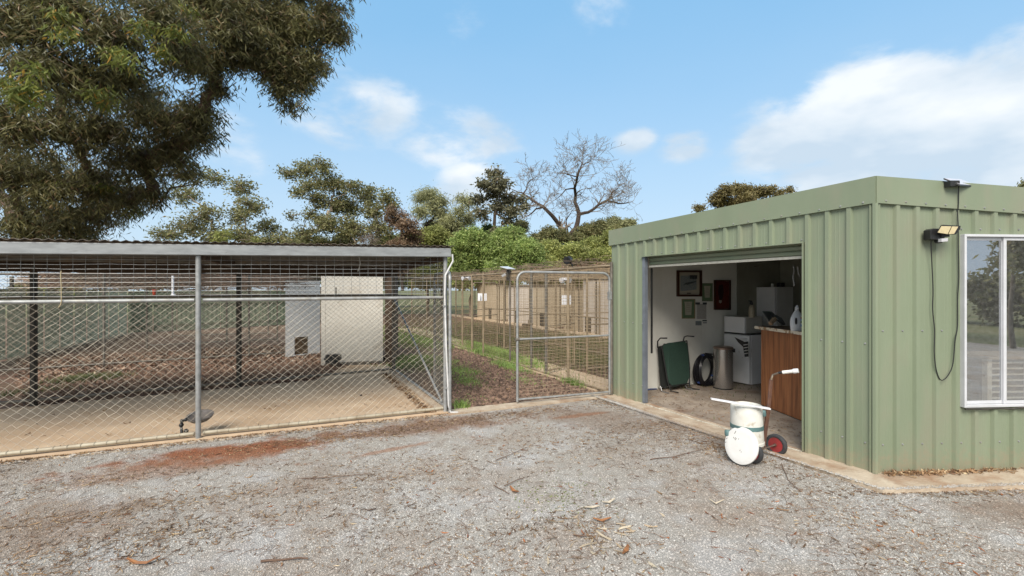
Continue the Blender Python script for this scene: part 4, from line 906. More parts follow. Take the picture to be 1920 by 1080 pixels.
for k in range(ns):
    s0 = -.1+k*.77; s1 = s0+.80; mb = MB(); V = []; nn_ = 33
    for i in range(nn_):
        s_ = s0+(s1-s0)*i/(nn_-1); h = .0095*math.cos(2*math.pi*s_/.088)
        a = FP(s_, zf(s_)+.142+h)+FN*.10; t = s_/LF; b = RP(t*RBL, 2.085+h)-FN*.12
        V += [tuple(a), tuple(b), tuple(a+Vector((0, 0, .0045))), tuple(b+Vector((0, 0, .0045)))]
    F_ = []
    for i in range(nn_-1):
        a = 4*i; F_ += [(a, a+1, a+5, a+4), (a+2, a+6, a+7, a+3), (a, a+4, a+6, a+2)]
    mb.add([(v[0], v[1], v[2]+.002*(k % 2)) for v in V], F_); mb.smooth = True; mb.build('roof_sheet', CORR, pen)
# leaves and twigs piled on the roof edge
n_ = 500; ss = rng.random(n_)*LF; dd = rng.random(n_)**2*.8; bx = A0.x+fL.x*ss+FN.x*(.08-dd); by = A0.y+fL.y*ss+FN.y*(.08-dd)
litter(bx, by, .07, .012, .2, 0, .3, 'roof_leaf_litter', LIT1, Z=2.253-.021*ss-.03*dd)
# white downpipe and hinge fittings at the corner
dn = thing('white_downpipe', 'thin white plastic pipe running down from the gutter at pen corner', 'pipe', A0+Vector((.06, -.06, 0)))
P = [FP(-.08, zf(0)+.04)+FN*.06, FP(-.09, zf(0)-.05)+FN*.06, FP(-.03, zf(0)-.16)+FN*.06, FP(.012, zf(0)-.24)+FN*.055, FP(.02, 1.6)+FN*.05, FP(-.0, .9)+FN*.05, FP(-.03, .12)+FN*.06, FP(-.05, .03)+FN*.08, FP(-.15, .018)+FN*.09]
MB().tube(P, .0125, 10).build('pipe', mat('white_pvc', (.66, .66, .66), (.5, .5, .49), 10, .4), dn)
for z in (.35, 1.45): MB().lathe([(.02, -.012), (.02, .012)], FP(.008+(.02 if z > 1 else -.01), z)+FN*.05, n=8).build('clip', GALV, dn)
# waterer: bowl on black fittings --------------------------------------------
wtr = thing('drinking_bowl', 'grey dog drinking bowl on black pipe fittings at the pen post', 'bowl', G(345, 826, .03))
DB = 5.32
bcn = W(375, 779, DB+.02); 
MB().lathe([(.02, -.062), (.09, -.052), (.125, -.02), (.135, .0), (.138, .004), (.128, .004), (.118, -.018), (.07, -.042), (.005, -.048)], bcn, (.05, -.25, 1), 26).build('bowl', mat('bowl_metal', (.22, .2, .19), (.13, .12, .115), 12, .5, .5), wtr)
P = [W(341, 816, DB-.1), W(340, 800, DB-.08), W(341, 791, DB-.05), W(346, 787, DB-.03), W(355, 786, DB)]
MB().tube(P, .014, 10).build('riser', BLACKP, wtr)
for (x_, y_, r_) in ((340, 797, .024), (341, 789, .02), (348, 787, .021), (349, 808, .025), (345, 816, .028)): MB().sphere(W(x_, y_, DB-.08), r_, 10).build('fitting', BLACKP, wtr)
MB().tube([W(352, 822, DB-.1), W(348, 828, 5.2), W(332, 830, 5.17), W(320, 830, 5.16)], .018, 10).build('feed_pipe', DARKST, wtr)
MB().tube([W(319, 830, 5.16), W(318, 825, 5.16)], .02, 10).build('pipe_elbow', DARKST, wtr)
# string hanging from mesh (left), wire loop (right), droppings
tag(MB().tube([wp_ for wp_ in (FP(3.98, 1.86)+FN*.02, FP(3.985, 1.82)+FN*.02, FP(3.98, 1.7)+FN*.02, FP(3.975, 1.56)+FN*.03, FP(3.98, 1.52)+FN*.03, FP(4.0, 1.49)+FN*.03)], .0045, 5).build('cord', mat('yellowed_cord', (.42, .34, .2), None)), 'yellowed cord hanging from the pen wire in front of the left bay', 'cord')
tag(MB().tube([W(668, 459, 6.0), W(672, 472, 5.98), W(673, 482, 5.98), W(676, 494, 5.98), W(671, 509, 5.99)], .0045, 5).build('loose_wire', mat('pale_wire', (.4, .38, .33), None)), 'pale loose wire dangling off the gutter near the kennel', 'wire')
POO = mat('dung', (.05, .028, .018), (.03, .018, .012), 30, .9)
MB().sphere(G(676, 741, .04), .022, 8, .7).build('dropping', POO); tag(bpy.data.objects['dropping'], 'larger dark dropping on the pen slab', 'dropping')
tag(MB().sphere(G(698, 734, .04), .013, 8, .7).build('dropping', POO), 'smaller dark dropping on the pen slab nearer the side rail', 'dropping')

n_ = 420; f_ = rng.random(n_); px_ = A0.x+pdn.x*PDL*f_+fL.x*(.22+.04*rng.normal(0, 1, n_)); py_ = A0.y+pdn.y*PDL*f_+fL.y*.22
litter(px_, py_, .06, .010, .2, .034, .3, 'pen_gutter_litter', LIT1)
x = rng.uniform(-6.5, -1, 260); y = rng.uniform(4.8, 9, 260); k = (y > A0.y+(x-A0.x)*.4325+.1) & (y < RB[0].y+(x-RB[0].x)*.593-.1) & ((x-A0.x)*pdn.y-(y-A0.y)*pdn.x < -.2)
litter(x[k], y[k], .05, .008, .2, .034, .3, 'pen_floor_litter', LIT1)
# kennels (huts) in the left pen ---------------------------------------------
HUTC = mat('hut_panel', (.60, .575, .51), (.54, .51, .45), 1.5, .7, 0, .01, 30, c3=(.40, .33, .24), s3=1.6, r3=(.56, .8)); HUTW = mat('hut_panel_white', (.80, .79, .76), (.74, .73, .70), 1.5, .7)
h1a = V2(*G(602, 689).xy); h1b = V2(*G(718, 684).xy); hd = (h1b-h1a).normalized(); hb_ = Vector((-hd.y, hd.x, 0))
hut1 = thing('kennel', 'tall cream panel kennel at the back corner of the pen', 'kennel', h1a)
MB().prism([h1a, h1a+hd*.085, h1a+hd*.085+hb_*.05, h1a+hb_*.05], .03, 2.01).build('front_panel', HUTC, hut1)
MB().prism([h1a+hd*.089, h1b, h1b+hb_*.05, h1a+hd*.089+hb_*.05], .03, 2.01).build('front_panel', HUTC, hut1)
MB().bar(h1a+hd*.1-hb_*.006+Vector((0, 0, .06)), h1b-hb_*.006+Vector((0, 0, .06)), .012, .07).build('base_rail', GALVD, hut1)
MB().prism([h1a+hb_*.052, h1a+hd*.05+hb_*.052, h1a+hd*.05+hb_*1.5, h1a+hb_*1.5], .03, 2.01).build('side_panel', HUTC, hut1)
MB().prism([h1b-hd*.05+hb_*.052, h1b+hb_*.052, h1b+hb_*1.5, h1b-hd*.05+hb_*1.5], .03, 2.01).build('side_panel', HUTC, hut1)
MB().prism([h1a-hd*.05-hb_*.05, h1b+hd*.05-hb_*.05, h1b+hd*.05+hb_*1.6, h1a-hd*.05+hb_*1.6], 2.013, 2.05).build('roof', CORR, hut1)
MB().bar(W(630, 539, 10.05), W(630, 557, 10.05), .02, .02, up=(0, 1, 0)).build('bolt', DARKST, hut1)
fl_b = thing('feeder', 'black feeder with scoop mouth fixed low on the cream kennel', 'feeder', W(626, 688, 9.95))
MB().extr([W(612, 672, 10.0), W(617, 663, 10.0), W(640, 663, 10.0), W(641, 672, 10.0), W(636, 680, 10.0), W(620, 679, 10.0)], (0, -.16, 0)).build('scoop', BLACKP, fl_b, bevel=.01)
MB().tube([W(614, 668, 9.95), W(611, 674, 9.93), W(611, 688, 9.95)], .014, 8).build('bracket', BLACKP, fl_b)
h2a = V2(*G(535, 672).xy); h2b = h2a+(V2(*G(600, 664).xy)-h2a)*1.0; hd2 = (h2b-h2a).normalized(); hb2 = Vector((-hd2.y, hd2.x, 0))
hb2 = Vector((-.36, .93, 0)).normalized()
hut2 = thing('kennel', 'low white panel kennel with square hatch, left of the cream one', 'kennel', h2a)
def h2p(px, py, off=0):
    k = (px-960)/F; q0 = h2a; s_ = (k*q0.y-q0.x)/(hd2.x-k*hd2.y); return W(px, py, q0.y+hd2.y*s_)
fp_ = MB()
L2 = (h2b-h2a).length
q0, q1 = (h2p(552, 632)-h2a).xy.length, (h2p(577, 632)-h2a).xy.length
zA, zB = h2p(560, 665).z, h2p(560, 632).z
for (a_, b_, z0, z1) in ((0, q0, .03, 1.9), (q1, L2, .03, 1.9), (q0, q1, zB, 1.9), (q0, q1, .03, zA)):
    MB().prism([h2a+hd2*a_, h2a+hd2*b_, h2a+hd2*b_+hb2*.045, h2a+hd2*a_+hb2*.045], z0, z1).build('front_panel', HUTW, hut2)
MB().prism([h2a+hd2*q0+hb2*.3, h2a+hd2*q1+hb2*.3, h2a+hd2*q1+hb2*.33, h2a+hd2*q0+hb2*.33], .03, 1.2).build('hatch_flap', mat('tan_board', (.36, .22, .12), (.28, .17, .09), 10, .8), hut2)
MB().prism([h2a+hb2*.047, h2a+hd2*.05+hb2*.047, h2a+hd2*.05+hb2*1.2, h2a+hb2*1.2], .03, 1.9).build('side_panel', HUTW, hut2)
MB().prism([h2a-hd2*.0-hb2*.03, h2b-hb2*.03, h2b+hb2*1.2, h2a+hb2*1.2], 1.903, 1.93).build('roof', CORR, hut2)
MB().bar(W(571, 541, 11.3), W(574, 537, 11.3), .025, .01).build('latch', DARKST, hut2)
# dark brown upright block between hut and side fence
tb = V2(*G(722, 683).xy); tag(MB().prism([tb, tb+Vector((.16, -.05, 0)), tb+Vector((.0, 1.2, 0)), tb+Vector((-.16, 1.2, 0))], .0, 1.98).build('brown_screen', TIMB), 'dark brown screen standing beside the cream kennel', 'screen')
# dividing fences further back ---------------------------------------------
FW = mat('far_wire', (.30, .265, .20), (.36, .32, .24), 3, .6, .1)
def yardfence(pts, label, zt=2.03, posts=None, grp='chain link fences dividing the leafy yards', mesh=True, rails=(.08, 1.5), pm=None):
    t = thing('chain_link_fence', label, 'fence', (pts[0].x, pts[0].y, 0), grp)
    for i in range(len(pts)-1):
        a, b = pts[i], pts[i+1]; d = (b-a); L = d.length; u = d.normalized()
        for z in rails: MB().tube([V2(a.x, a.y, z), V2(b.x, b.y, z)], .019, 6).build('rail', GALVD, t)
        if mesh: c = MB(); chain(c, a, u, L, .08, zt-.03, cw=.1, ch=.09, r=.0020); c.build('chain_link_mesh', FW, t, kind='stuff')
    for p in (posts or pts): MB().tube([V2(p.x, p.y, -.02), V2(p.x, p.y, zt)], .024, 8).build('post', pm or GALVD, t)
p1, p2 = G(195, 689), G(467, 671); d12 = (p2-p1)
yardfence([p1-d12*.8, p1, p2, p2+d12*.35], 'nearest chain link fence crossing the leaf covered yard behind the pen')
yardfence([G(275, 653), G(425, 645), G(520, 640)], 'middle chain link fence with thin posts in the leaf covered yard')
yardfence([G(323, 634), G(503, 628)], 'farthest chain link fence just before the dark green fence', rails=(.08, 1.5))
# leaf mulch yard cover
def inpoly_sample(n, xr, yr): return rng.uniform(*xr, n), rng.uniform(*yr, n)
x, y = inpoly_sample(60000, (-17, -2.6), (6.3, 17)); 
rl = RB[0].y+(x-RB[0].x)*(.510/.860); k = (y > rl+.1) & (y < rl+7.5) & ~((x > s2a.x-.1) & (y < 10.3)) & (x < -2.6-.45*(y-9.5)) & (x > -1.05*y)
LIT3 = leafmat('mulch_leaf', (.12, .065, .042), (.30, .19, .13), (.55, .44, .33), .05, .8)
litter(x[k], y[k], .15, .034, .2, .006, .6, 'leaf_mulch', LIT3)
x, y = inpoly_sample(26000, (-17, -2.6), (6.3, 11)); rl = RB[0].y+(x-RB[0].x)*(.510/.860); k = (y > rl+.1) & (y < rl+3) & ~((x > s2a.x-.1) & (y < 10.3)) & (x > -1.05*y) & (x < -2.6)
rocks(x[k], y[k], .055, .9, 'mulch_clods', mat('mulch_clod', (.09, .05, .033), (.24, .15, .10), rough=.95, island=True))
# green boundary fences ------------------------------------------------------
CB1 = mat('pale_green_fence', (.46, .49, .35), (.39, .43, .30), 3, .6, 0, 0, 1, stretch=(1, 1, .3)); CB2 = mat('dark_green_fence', (.10, .14, .09), (.13, .165, .105), 3, .6)
def sheetfence(a, b, z1, m_, label, rails=(), gap=False):
    t = thing('steel_fence', label, 'fence', (a.x, a.y, 0)); d = b-a; L = d.length; u = d.normalized(); n = Vector((u.y, -u.x, 0));
    if n.y > 0 or (abs(n.y) < .3 and n.x < 0): n = -n
    k = int(L/.78)
    for i in range(k):
        V = []; pr = []
        for j in range(5):
            s_ = i*.78+j*.156; pr += [(s_, 0), (s_+.05, 0), (s_+.078, .011), (s_+.125, .011)]
        pr = [q for q in pr if q[0] <= (i+1)*.78-.01]
        for s_, h in pr: q = a+u*s_+n*h; V += [(q.x, q.y, .03), (q.x, q.y, z1)]
        mm_ = MB().add(V, [(2*j, 2*j+2, 2*j+3, 2*j+1) for j in range(len(pr)-1)]); mm_.build('sheet', m_, t, smooth=False)
    for z in rails: MB().bar(V2(a.x, a.y, z)+n*.06, V2(b.x, b.y, z)+n*.06, .04, .045).build('rail', m_, t)
    MB().bar(V2(a.x, a.y, z1+.012), V2(b.x, b.y, z1+.012), .06, .03).build('top_cap', m_, t)
    return t, n
gA, gB = G(240, 626), G(0, 678); gA2 = gB+(gB-gA)*.5
t_, n_ = sheetfence(gA2, gA, 1.66, CB1, 'pale green ribbed steel fence running back along the left of the yard')
ww = (gB-gA).normalized(); q = Vector((ww.y, -ww.x, 0)); q = q if q.x > 0 else -q
for px, py in ((22, 669), (121, 647), (188, 633)):
    p = G(px, py); MB().bar(V2(p.x, p.y, 0), V2(p.x, p.y, 2.0), .055, .055).build('post', DARKST, t_)
mb = MB(); mb.bar(V2(gB.x, gB.y, .03)+q*.15, V2(gA.x, gA.y, .03)+q*.15, .05, .04); mb.build('bottom_rail', mat('cream_rail', (.4, .35, .25), None), t_)
gC = G(560, 608); sheetfence(gA, gA+(gC-gA)*1.1, 1.58, CB2, 'dark green ribbed fence with rails across the back of the yard', rails=(1.12, .30))

# ================================================================== MIDDLE: kerb, gates
kA = A0+V2(.02, -.02); kB = V2(1.60, 7.40); kd = (kB-kA).normalized(); kn = Vector((kd.y, -kd.x, 0))
MB().prism([kA+kn*.10, kB+kn*.10, kB-kn*.13, kA-kn*.13], -.05, .022).build('gateway_kerb', CONCK, None, base=(A0.x, A0.y, 0), kind='structure')
HP = G(841, 775, .02); 
gp = MB().tube([V2(HP.x+.015, HP.y+.03, 0), V2(HP.x+.015, HP.y+.03, 1.84), V2(HP.x-.0, HP.y+.08, 1.92), V2(HP.x-.03, HP.y+.16, 1.95)], .022, 12)
def leaf_gate(nm, label, O, u, L, H, zb, r, midz, m_, wm, hx=.075, hz=.05, sign=None, brk=None, wr=.0021, par=None, cat='gate', grp=None):
    t = thing(nm, label, cat, (O.x, O.y, 0), grp)
    rc = .12; up = Vector((0, 0, 1)); P = [V2(O.x, O.y, zb)]
    P += [V2(O.x, O.y, H-rc)]; c = O+u*rc+up*(H-rc); P += arc(c, -u, up, rc, .15, math.pi/2, 6)
    c = O+u*(L-rc)+up*(H-rc); P += arc(c, up, u, rc, 0, math.pi/2-.1, 6); e = O+u*L; P += [V2(e.x, e.y, H-rc), V2(e.x, e.y, zb)]
    MB().tube(P, r, 10).build('gate_frame', m_, t)
    MB().tube([O+u*.01+up*midz, O+u*(L-.01)+up*(midz+.01)], r*.8, 8).build('mid_rail', m_, t)
    MB().tube([O+u*.01+up*(zb+.03), O+u*(L-.01)+up*(zb+.03)], r*.8, 8).build('bottom_rail', m_, t)
    c = MB(); weld(c, O+u*.03, u, L-.06, zb+.05, H-.03, hx, hz, wr); c.build('welded_mesh', wm, t, kind='stuff')
    return t
gO = G(970, 757, .02); gE = G(1143, 742, .02); gu = (gE-gO); gu.z = 0; gl_ = gu.length; gu.normalize(); gO.z = 0
gate = leaf_gate('wire_gate', 'large galvanised gate with round corners standing against green shed', gO, gu, gl_, 1.925, .05, .0185, .95, GALV, WIRED, wr=.0021)
MB().frame(gO+gu*gl_+Vector((0, 0, 1.58)), .05, .05, .12, gu, Vector((-gu.y, gu.x, 0))).build('hinge', GALV, gate)
MB().tube([gO+gu*(gl_+.035)+Vector((0, 0, 0)), gO+gu*(gl_+.035)+Vector((0, 0, 2.10))], .022, 10).build('hinge_post', GALVD, gate)
MB().tube([gO+Vector((0, 0, .95))-gu*.03, gO+Vector((0, 0, .95))+gu*.03], .028, 8).build('rail_clamp', GALVD, gate)
# opened left leaf, seen nearly edge-on behind the corner post
lO = V2(HP.x+.015, HP.y+.03); lE = V2(-.167*7.72, 7.72); lu = (lE-lO).normalized()
lg = thing('wire_gate', 'second galvanised gate swung open alongside the dog pen corner', 'gate', (lO.x, lO.y, 0))
P = [V2(lO.x, lO.y, .03), V2(lO.x, lO.y, 1.78)]+arc(lO+lu*.13+Vector((0, 0, 1.78)), -lu, Vector((0, 0, 1)), .13, .2, math.pi/2, 5)+arc(lO+lu*(1.4-.13)+Vector((0, 0, 1.78)), Vector((0, 0, 1)), lu, .13, 0, math.pi/2, 5)+[lO+lu*1.4+Vector((0, 0, .05))]
MB().tube(P, .021, 10).build('gate_frame', GALV, lg)
MB().tube([lO+Vector((0, 0, .93)), lO+lu*1.4+Vector((0, 0, .93))], .016, 8).build('mid_rail', GALVD, lg)
c = MB(); chain(c, lO+lu*.03, lu, 1.34, .08, 1.86, cw=.07, ch=.065, r=.002); c.build('chain_link_mesh', mat('blue_grey_wire', (.16, .19, .2), (.2, .2, .18), 4, .5, .2), lg, kind='stuff')
MB().bar(W(818, 525, 7.2), W(818, 533, 7.2), .02, .02).build('yellow_tag', mat('yellow_tag', (.5, .3, .03), None), lg)

# ================================================================== KENNEL ROW (right of centre)
K0 = V2(1.56, 7.42); kd_ = Vector((-.4527, .8917, 0)); ke = Vector((.8917, .4527, 0))
def KP(t, e=0, z=0): q = K0+kd_*t+ke*e; return Vector((q.x, q.y, z))
kr = thing('kennel_run_fence', 'rusty welded mesh front fence of the long kennel runs', 'fence', (K0.x, K0.y, 0))
MB().prism([KP(.35, -.06), KP(14, -.06), KP(14, .75), KP(.35, .75)], -.05, .02).build('kennel_path_slab', CONC, None, base=(K0.x, K0.y, 0), kind='structure')
RUSTW = mat('rusty_wire', (.36, .26, .15), (.24, .17, .10), 3, .65, .15)
TAN = mat('tan_weathered_pipe', (.32, .25, .165), (.22, .17, .11), 6, .65, .1)
for t_, rr_, hh in ((1.2, .022, 2.10), (1.97, .030, 2.02), (2.56, .024, 2.08), (3.54, .022, 2.16), (5.06, .022, 2.1), (5.82, .026, 2.05), (6.54, .024, 2.06), (8.2, .024, 2.05), (10, .024, 2.05), (12, .024, 2.05)):
    MB().tube([KP(t_, 0, 0), KP(t_, 0, hh)], rr_, 8).build('post', GALVD if t_ in (1.97, 3.54, 2.56) else TAN, kr)
for (a, b) in ((.05, 1.94), (2.6, 5.02), (5.86, 12)):
    c = MB(); weld(c, KP(a), kd_, b-a, .04, 2.02, .1, .05, .0021); c.build('welded_mesh', RUSTW, kr, kind='stuff')
    MB().tube([KP(a, 0, .05), KP(b, 0, .05)], .018, 7).build('rail', TAN, kr)
MB().tube([KP(0, 0, 2.045), KP(12, 0, 2.045)], .02, 8).build('top_rail', TAN, kr)
for (a, b) in ((1.97, 2.56),): MB().tube([KP(a, 0, .04), KP(b, 0, .04)], .018, 7).build('rail', TAN, kr)
SIGNM = mat('sign_white', (.78, .78, .80), (.70, .70, .73), 10, .6)
def kdoor(t0, ux_, uy_, L, label, sx):
    O = KP(t0, .02); u = Vector((ux_, uy_, 0)).normalized(); t = leaf_gate('kennel_door', label, O, u, L, 1.86, .05, .018, .95, TAN, RUSTW, .1, .05, grp='doors of the kennel runs')
    return O, u, t
O, u, dA = kdoor(5.82, .66, .8, 1.0, 'farther kennel door standing open with small white sign', 0)
p = W(905, 557, 12.6); MB().frame(p, .22, .01, .20, (1, .1, 0), (-.1, 1, 0)).build('sign', SIGNM, dA); MB().frame(W(898, 557, 12.5), .06, .01, .20, (1, .1, 0), (-.1, 1, 0)).build('sign', SIGNM, dA)
O, u, dB = kdoor(1.97, .66, .8, 1.0, 'nearer kennel door standing open with larger square white sign', 0)
p = W(1062, 562, 9.35); MB().frame(p, .19, .01, .195, (1, .1, 0), (-.1, 1, 0)).build('sign', SIGNM, dB)
# partitions running back
for i, t_ in enumerate((2.0, 5.9, 9.8)):
    nm = ['nearest', 'middle', 'farthest'][i]
    pt = thing('mesh_partition', f'{nm} rusty mesh partition running back between two kennel runs', 'fence', KP(t_, 1.0), 'partitions between kennel runs')
    for e_ in (1.0, 2.7, 4.3, 5.9): MB().tube([KP(t_, e_, 0), KP(t_, e_, 2.05)], .024, 8).build('post', TAN, pt)
    c = MB(); weld(c, KP(t_, 1.0), ke, 4.9, .04, 2.0, .1, .075, .002); c.build('welded_mesh', RUSTW, pt, kind='stuff')
    for z in (.05, .95, 2.02): MB().tube([KP(t_, 1.0, z), KP(t_, 5.9, z)], .016, 6).build('rail', TAN, pt)
# inner long fence parallel
pt = thing('mesh_partition', 'long inner mesh fence parallel to the front of the runs', 'fence', KP(.6, 2.6), 'partitions between kennel runs')
for t_ in (.6, 3.2, 5.8, 8.4, 11): MB().tube([KP(t_, 2.62, 0), KP(t_, 2.62, 2.05)], .022, 8).build('post', TAN, pt)
c = MB(); weld(c, KP(.6, 2.62), kd_, 10.4, .04, 2.0, .1, .1, .002); c.build('welded_mesh', RUSTW, pt, kind='stuff')
MB().tube([KP(.6, 2.62, .95), KP(11, 2.62, .95)], .016, 6).build('rail', TAN, pt); MB().tube([KP(.6, 2.62, .06), KP(11, 2.62, .06)], .016, 6).build('rail', TAN, pt)
# mesh roof with litter
rf = thing('mesh_roof', 'flat wire mesh roof littered with twigs over the kennel runs', 'roof', KP(0, 0))
mb = MB(); A_, B_ = [], []
for k in range(60): 
    s_ = k*.2; a = np.array(KP(s_, 0, 2.07)); b = np.array(KP(s_, 6.0, 2.12)); ts = np.linspace(0, 1, 9)[:, None]; X = wirejit(a+(b-a)*ts, .012); A_.append(X[:-1]); B_.append(X[1:])
for k in range(31):
    s_ = k*.2; a = np.array(KP(0, s_, 2.07+.008*s_)); b = np.array(KP(12, s_, 2.07+.008*s_)); ts = np.linspace(0, 1, 14)[:, None]; X = wirejit(a+(b-a)*ts, .012); A_.append(X[:-1]); B_.append(X[1:])
mb.wires(np.concatenate(A_), np.concatenate(B_), .003).build('roof_mesh', RUSTW, rf, kind='stuff')
for k in range(6): MB().bar(KP(.1+2.2*k, 0, 2.05), KP(.1+2.2*k, 6.0, 2.07), .045, .035).build('roof_beam', TAN, rf)
def debris(n, pf, L, r, name, m_):
    A_ = np.array([pf() for _ in range(n)]); a = rng.random(n)*6.28; l_ = L*(.3+rng.random(n)); D_ = np.stack([np.cos(a)*l_, np.sin(a)*l_, rng.normal(0, .06, n)*l_], -1)
    M_ = A_+D_*.5+rng.normal(0, .03, A_.shape)*L; B_ = A_+D_
    return MB().wires(np.concatenate([A_, M_]), np.concatenate([M_, B_]), r).build(name, m_, base=(0, 0, 0), kind='stuff')
debris(3600, lambda: tuple(KP(random.uniform(.0, 12), random.uniform(0, 6), random.uniform(2.08, 2.22))), .35, .0045, 'roof_twig_debris', mat('grey_brown_twig', (.17, .12, .08), (.09, .065, .045), 5, .9))
x = rng.uniform(0, 12, 5000); e_ = rng.uniform(0, 6, 5000); bx = K0.x+kd_.x*x+ke.x*e_; by = K0.y+kd_.y*x+ke.y*e_
litter(bx, by, .1, .025, .2, 0, .5, 'mesh_roof_leaves', LIT3, Z=2.09)
# rear kennels
HUTK = mat('kennel_tan_panel', (.50, .41, .29), (.42, .34, .24), 1.2, .7); HUTK2 = mat('kennel_pink_panel', (.60, .54, .47), (.52, .46, .40), 1.2, .7)
names = ['cream kennel hut nearest the shed with a black louvred flap', 'narrow tan kennel hut, second along the row from the shed', 'tan kennel hut, third along the row, with a dark pipe corner', 'tan kennel hut, fourth along the row, behind the solar lamp post', 'tan kennel hut seen through the farther open kennel door', 'farthest tan kennel hut at the left end of the row']
for i, (t0, t1, hh, m_) in enumerate(((6.6, 8.05, 2.08, HUTK2), (8.45, 9.15, 2.08, HUTK2), (9.75, 10.5, 1.75, HUTK), (11.9, 13.1, 1.85, HUTK), (14.4, 15.7, 1.85, HUTK2), (17.6, 19.8, 2.0, HUTK))):
    h = thing('kennel', names[i], 'kennel', KP(t0, 6), 'kennel huts along the back of the runs')
    fd = .42; fz0, fz1 = .05, .62; c0 = t0+.18
    for (a_, b_, z0, z1) in ((t0, c0, 0, hh), (c0+fd, t1, 0, hh), (c0, c0+fd, fz1, hh)):
        MB().prism([KP(a_, 6), KP(b_, 6), KP(b_, 6.05), KP(a_, 6.05)], z0+.0, z1).build('front_panel', m_, h)
    for a_ in (t0, t1-.05): MB().prism([KP(a_, 6.052), KP(a_+.05, 6.052), KP(a_+.05, 7.3), KP(a_, 7.3)], 0, hh).build('side_panel', m_, h)
    MB().prism([KP(t0-.08, 5.92), KP(t1+.08, 5.92), KP(t1+.08, 7.4), KP(t0-.08, 7.4)], hh+.003, hh+.04).build('roof', CORR, h)
    for k in range(4): MB().bar(KP(c0, 6.03, fz0+.06+.14*k), KP(c0+fd, 6.03, fz0+.06+.14*k), .03, .10).build('flap_slat', BLACKP, h)
    MB().tube([KP(t1+.12, 5.9, 0), KP(t1+.12, 5.9, 2.05)], .03, 8).build('corner_post', DARKST, h)
MB().prism([KP(7, 5.3), KP(24, 5.3), KP(24, 6.0), KP(7, 6.0)], -.05, .02).build('rear_path_slab', CONC, None, base=(K0.x, K0.y, 0), kind='structure')
bw_ = thing('water_bowl', 'dark water bowl on the ground before the third kennel hut', 'bowl', KP(12.1, 5.1)); MB().lathe([(.16, .02), (.2, .16), (.18, .17), (.14, .06)], KP(12.1, 5.1), n=16).build('bowl', DARKST, bw_); MB().tube([KP(12.1, 5.2, .02), KP(12.1, 5.2, .35)], .02, 6).build('feed_pipe', DARKST, bw_)
# lamps on posts
sl = thing('solar_lamp', 'small solar panel lamp on top of a kennel fence post', 'solar lamp', KP(3.54, 0, 2.16)); c_ = W(952, 505, 10.5)
MB().extr([c_+Vector(p) for p in ((-.17, -.05, .05), (.0, -.12, -.0), (.17, .0, .0), (-.0, .1, .06))], (0, 0, .012)).build('panel', mat('panel_glare', (.5, .52, .55), None, rough=.2), sl)
MB().tube([c_, c_+Vector((0, 0, -.25))], .03, 8).build('neck', DARKST, sl); MB().bar(W(941, 518, 10.4), W(948, 514, 10.4), .09, .05).build('lamp_head', mat('lamp_grey', (.3, .3, .3), None), sl)
sp = thing('spot_light', 'round black spotlight on a post above the nearer kennel door', 'spotlight', KP(1.2, 0, 2.1)); c_ = W(1065.5, 488, 8.5)
MB().lathe([(.03, -.07), (.062, -.05), (.072, .03), (.075, .05), (.06, .052), (.003, .04)], c_, (-.6, -.7, -.1), 18).build('lamp_head', BLACKP, sp)
MB().tube([c_+Vector((.03, 0, -.04)), c_+Vector((.07, 0, -.08)), W(1074, 505, 8.5)], .014, 7).build('bracket', BLACKP, sp); MB().frame(c_+Vector((.02, 0, .05)), .06, .05, .05).build('sensor', BLACKP, sp)
for (px, py, D, lb) in ((1060, 524, 9.5, 'white twin headed lamp under mesh roof above the nearer door'), (874, 521, 13.2, 'white twin headed lamp under mesh roof above the farther door')):
    t = thing('twin_lamp', lb, 'lamp', W(px, py, D), 'white lamps under the kennel mesh roof')
    for sx_ in (-1, 1): MB().lathe([(.02, 0), (.05, .05), (.055, .08)], W(px+sx_*3, py, D), (sx_*.7, -.6, -.2), 10).build('lamp_head', SIGNM, t)
    MB().frame(W(px, py-1, D), .12, .06, .05).build('mount', SIGNM, t)
# white hanging pipe lamp and red tap in left yard
wl = thing('hanging_lamp', 'white pendant pipe with flat cap seen through the pen wire', 'lamp', W(324, 555, 9.5))
MB().tube([W(324, 517, 9.5), W(324, 553, 9.5)], .022, 8).build('stem', SIGNM, wl); MB().lathe([(.10, 0), (.10, .012), (.05, .04), (.025, .06)], W(325, 557, 9.5), n=16).build('cap', SIGNM, wl)
tag(MB().tube([W(289, 556, 9.6), W(289, 548, 9.6), W(290, 543, 9.6)], [.02, .03, .04], 8).build('red_tap', mat('tap_red', (.4, .05, .02), None)), 'small red tap on the rail behind the pen wire', 'tap')
# dead vines tangled on overhead wires of the left yard
debris(4200, lambda: tuple(W(random.uniform(150, 560), 0, 1) if False else (lambda px, D: Vector(((px-960)/F*D, D, random.gauss(1.93, .12))))(random.uniform(60, 560)**1.0, random.uniform(11, 16))), .5, .007, 'dead_vine_tangle', mat('dead_vine', (.15, .085, .055), (.24, .17, .12), 4, .9))
for k in range(7):
    a = V2(-16+1.0*k, 9.5+.9*k, 2.05); 
    tag(MB().tube([a, a+V2(9, 3.6, .02)], .016, 5).build('overhead_rail', GALVD), f'overhead steel rail crossing the leafy yard, {["first","second","third","fourth","fifth","sixth","seventh"][k]} from the pen', 'rail', 'overhead rails above the leafy yard')

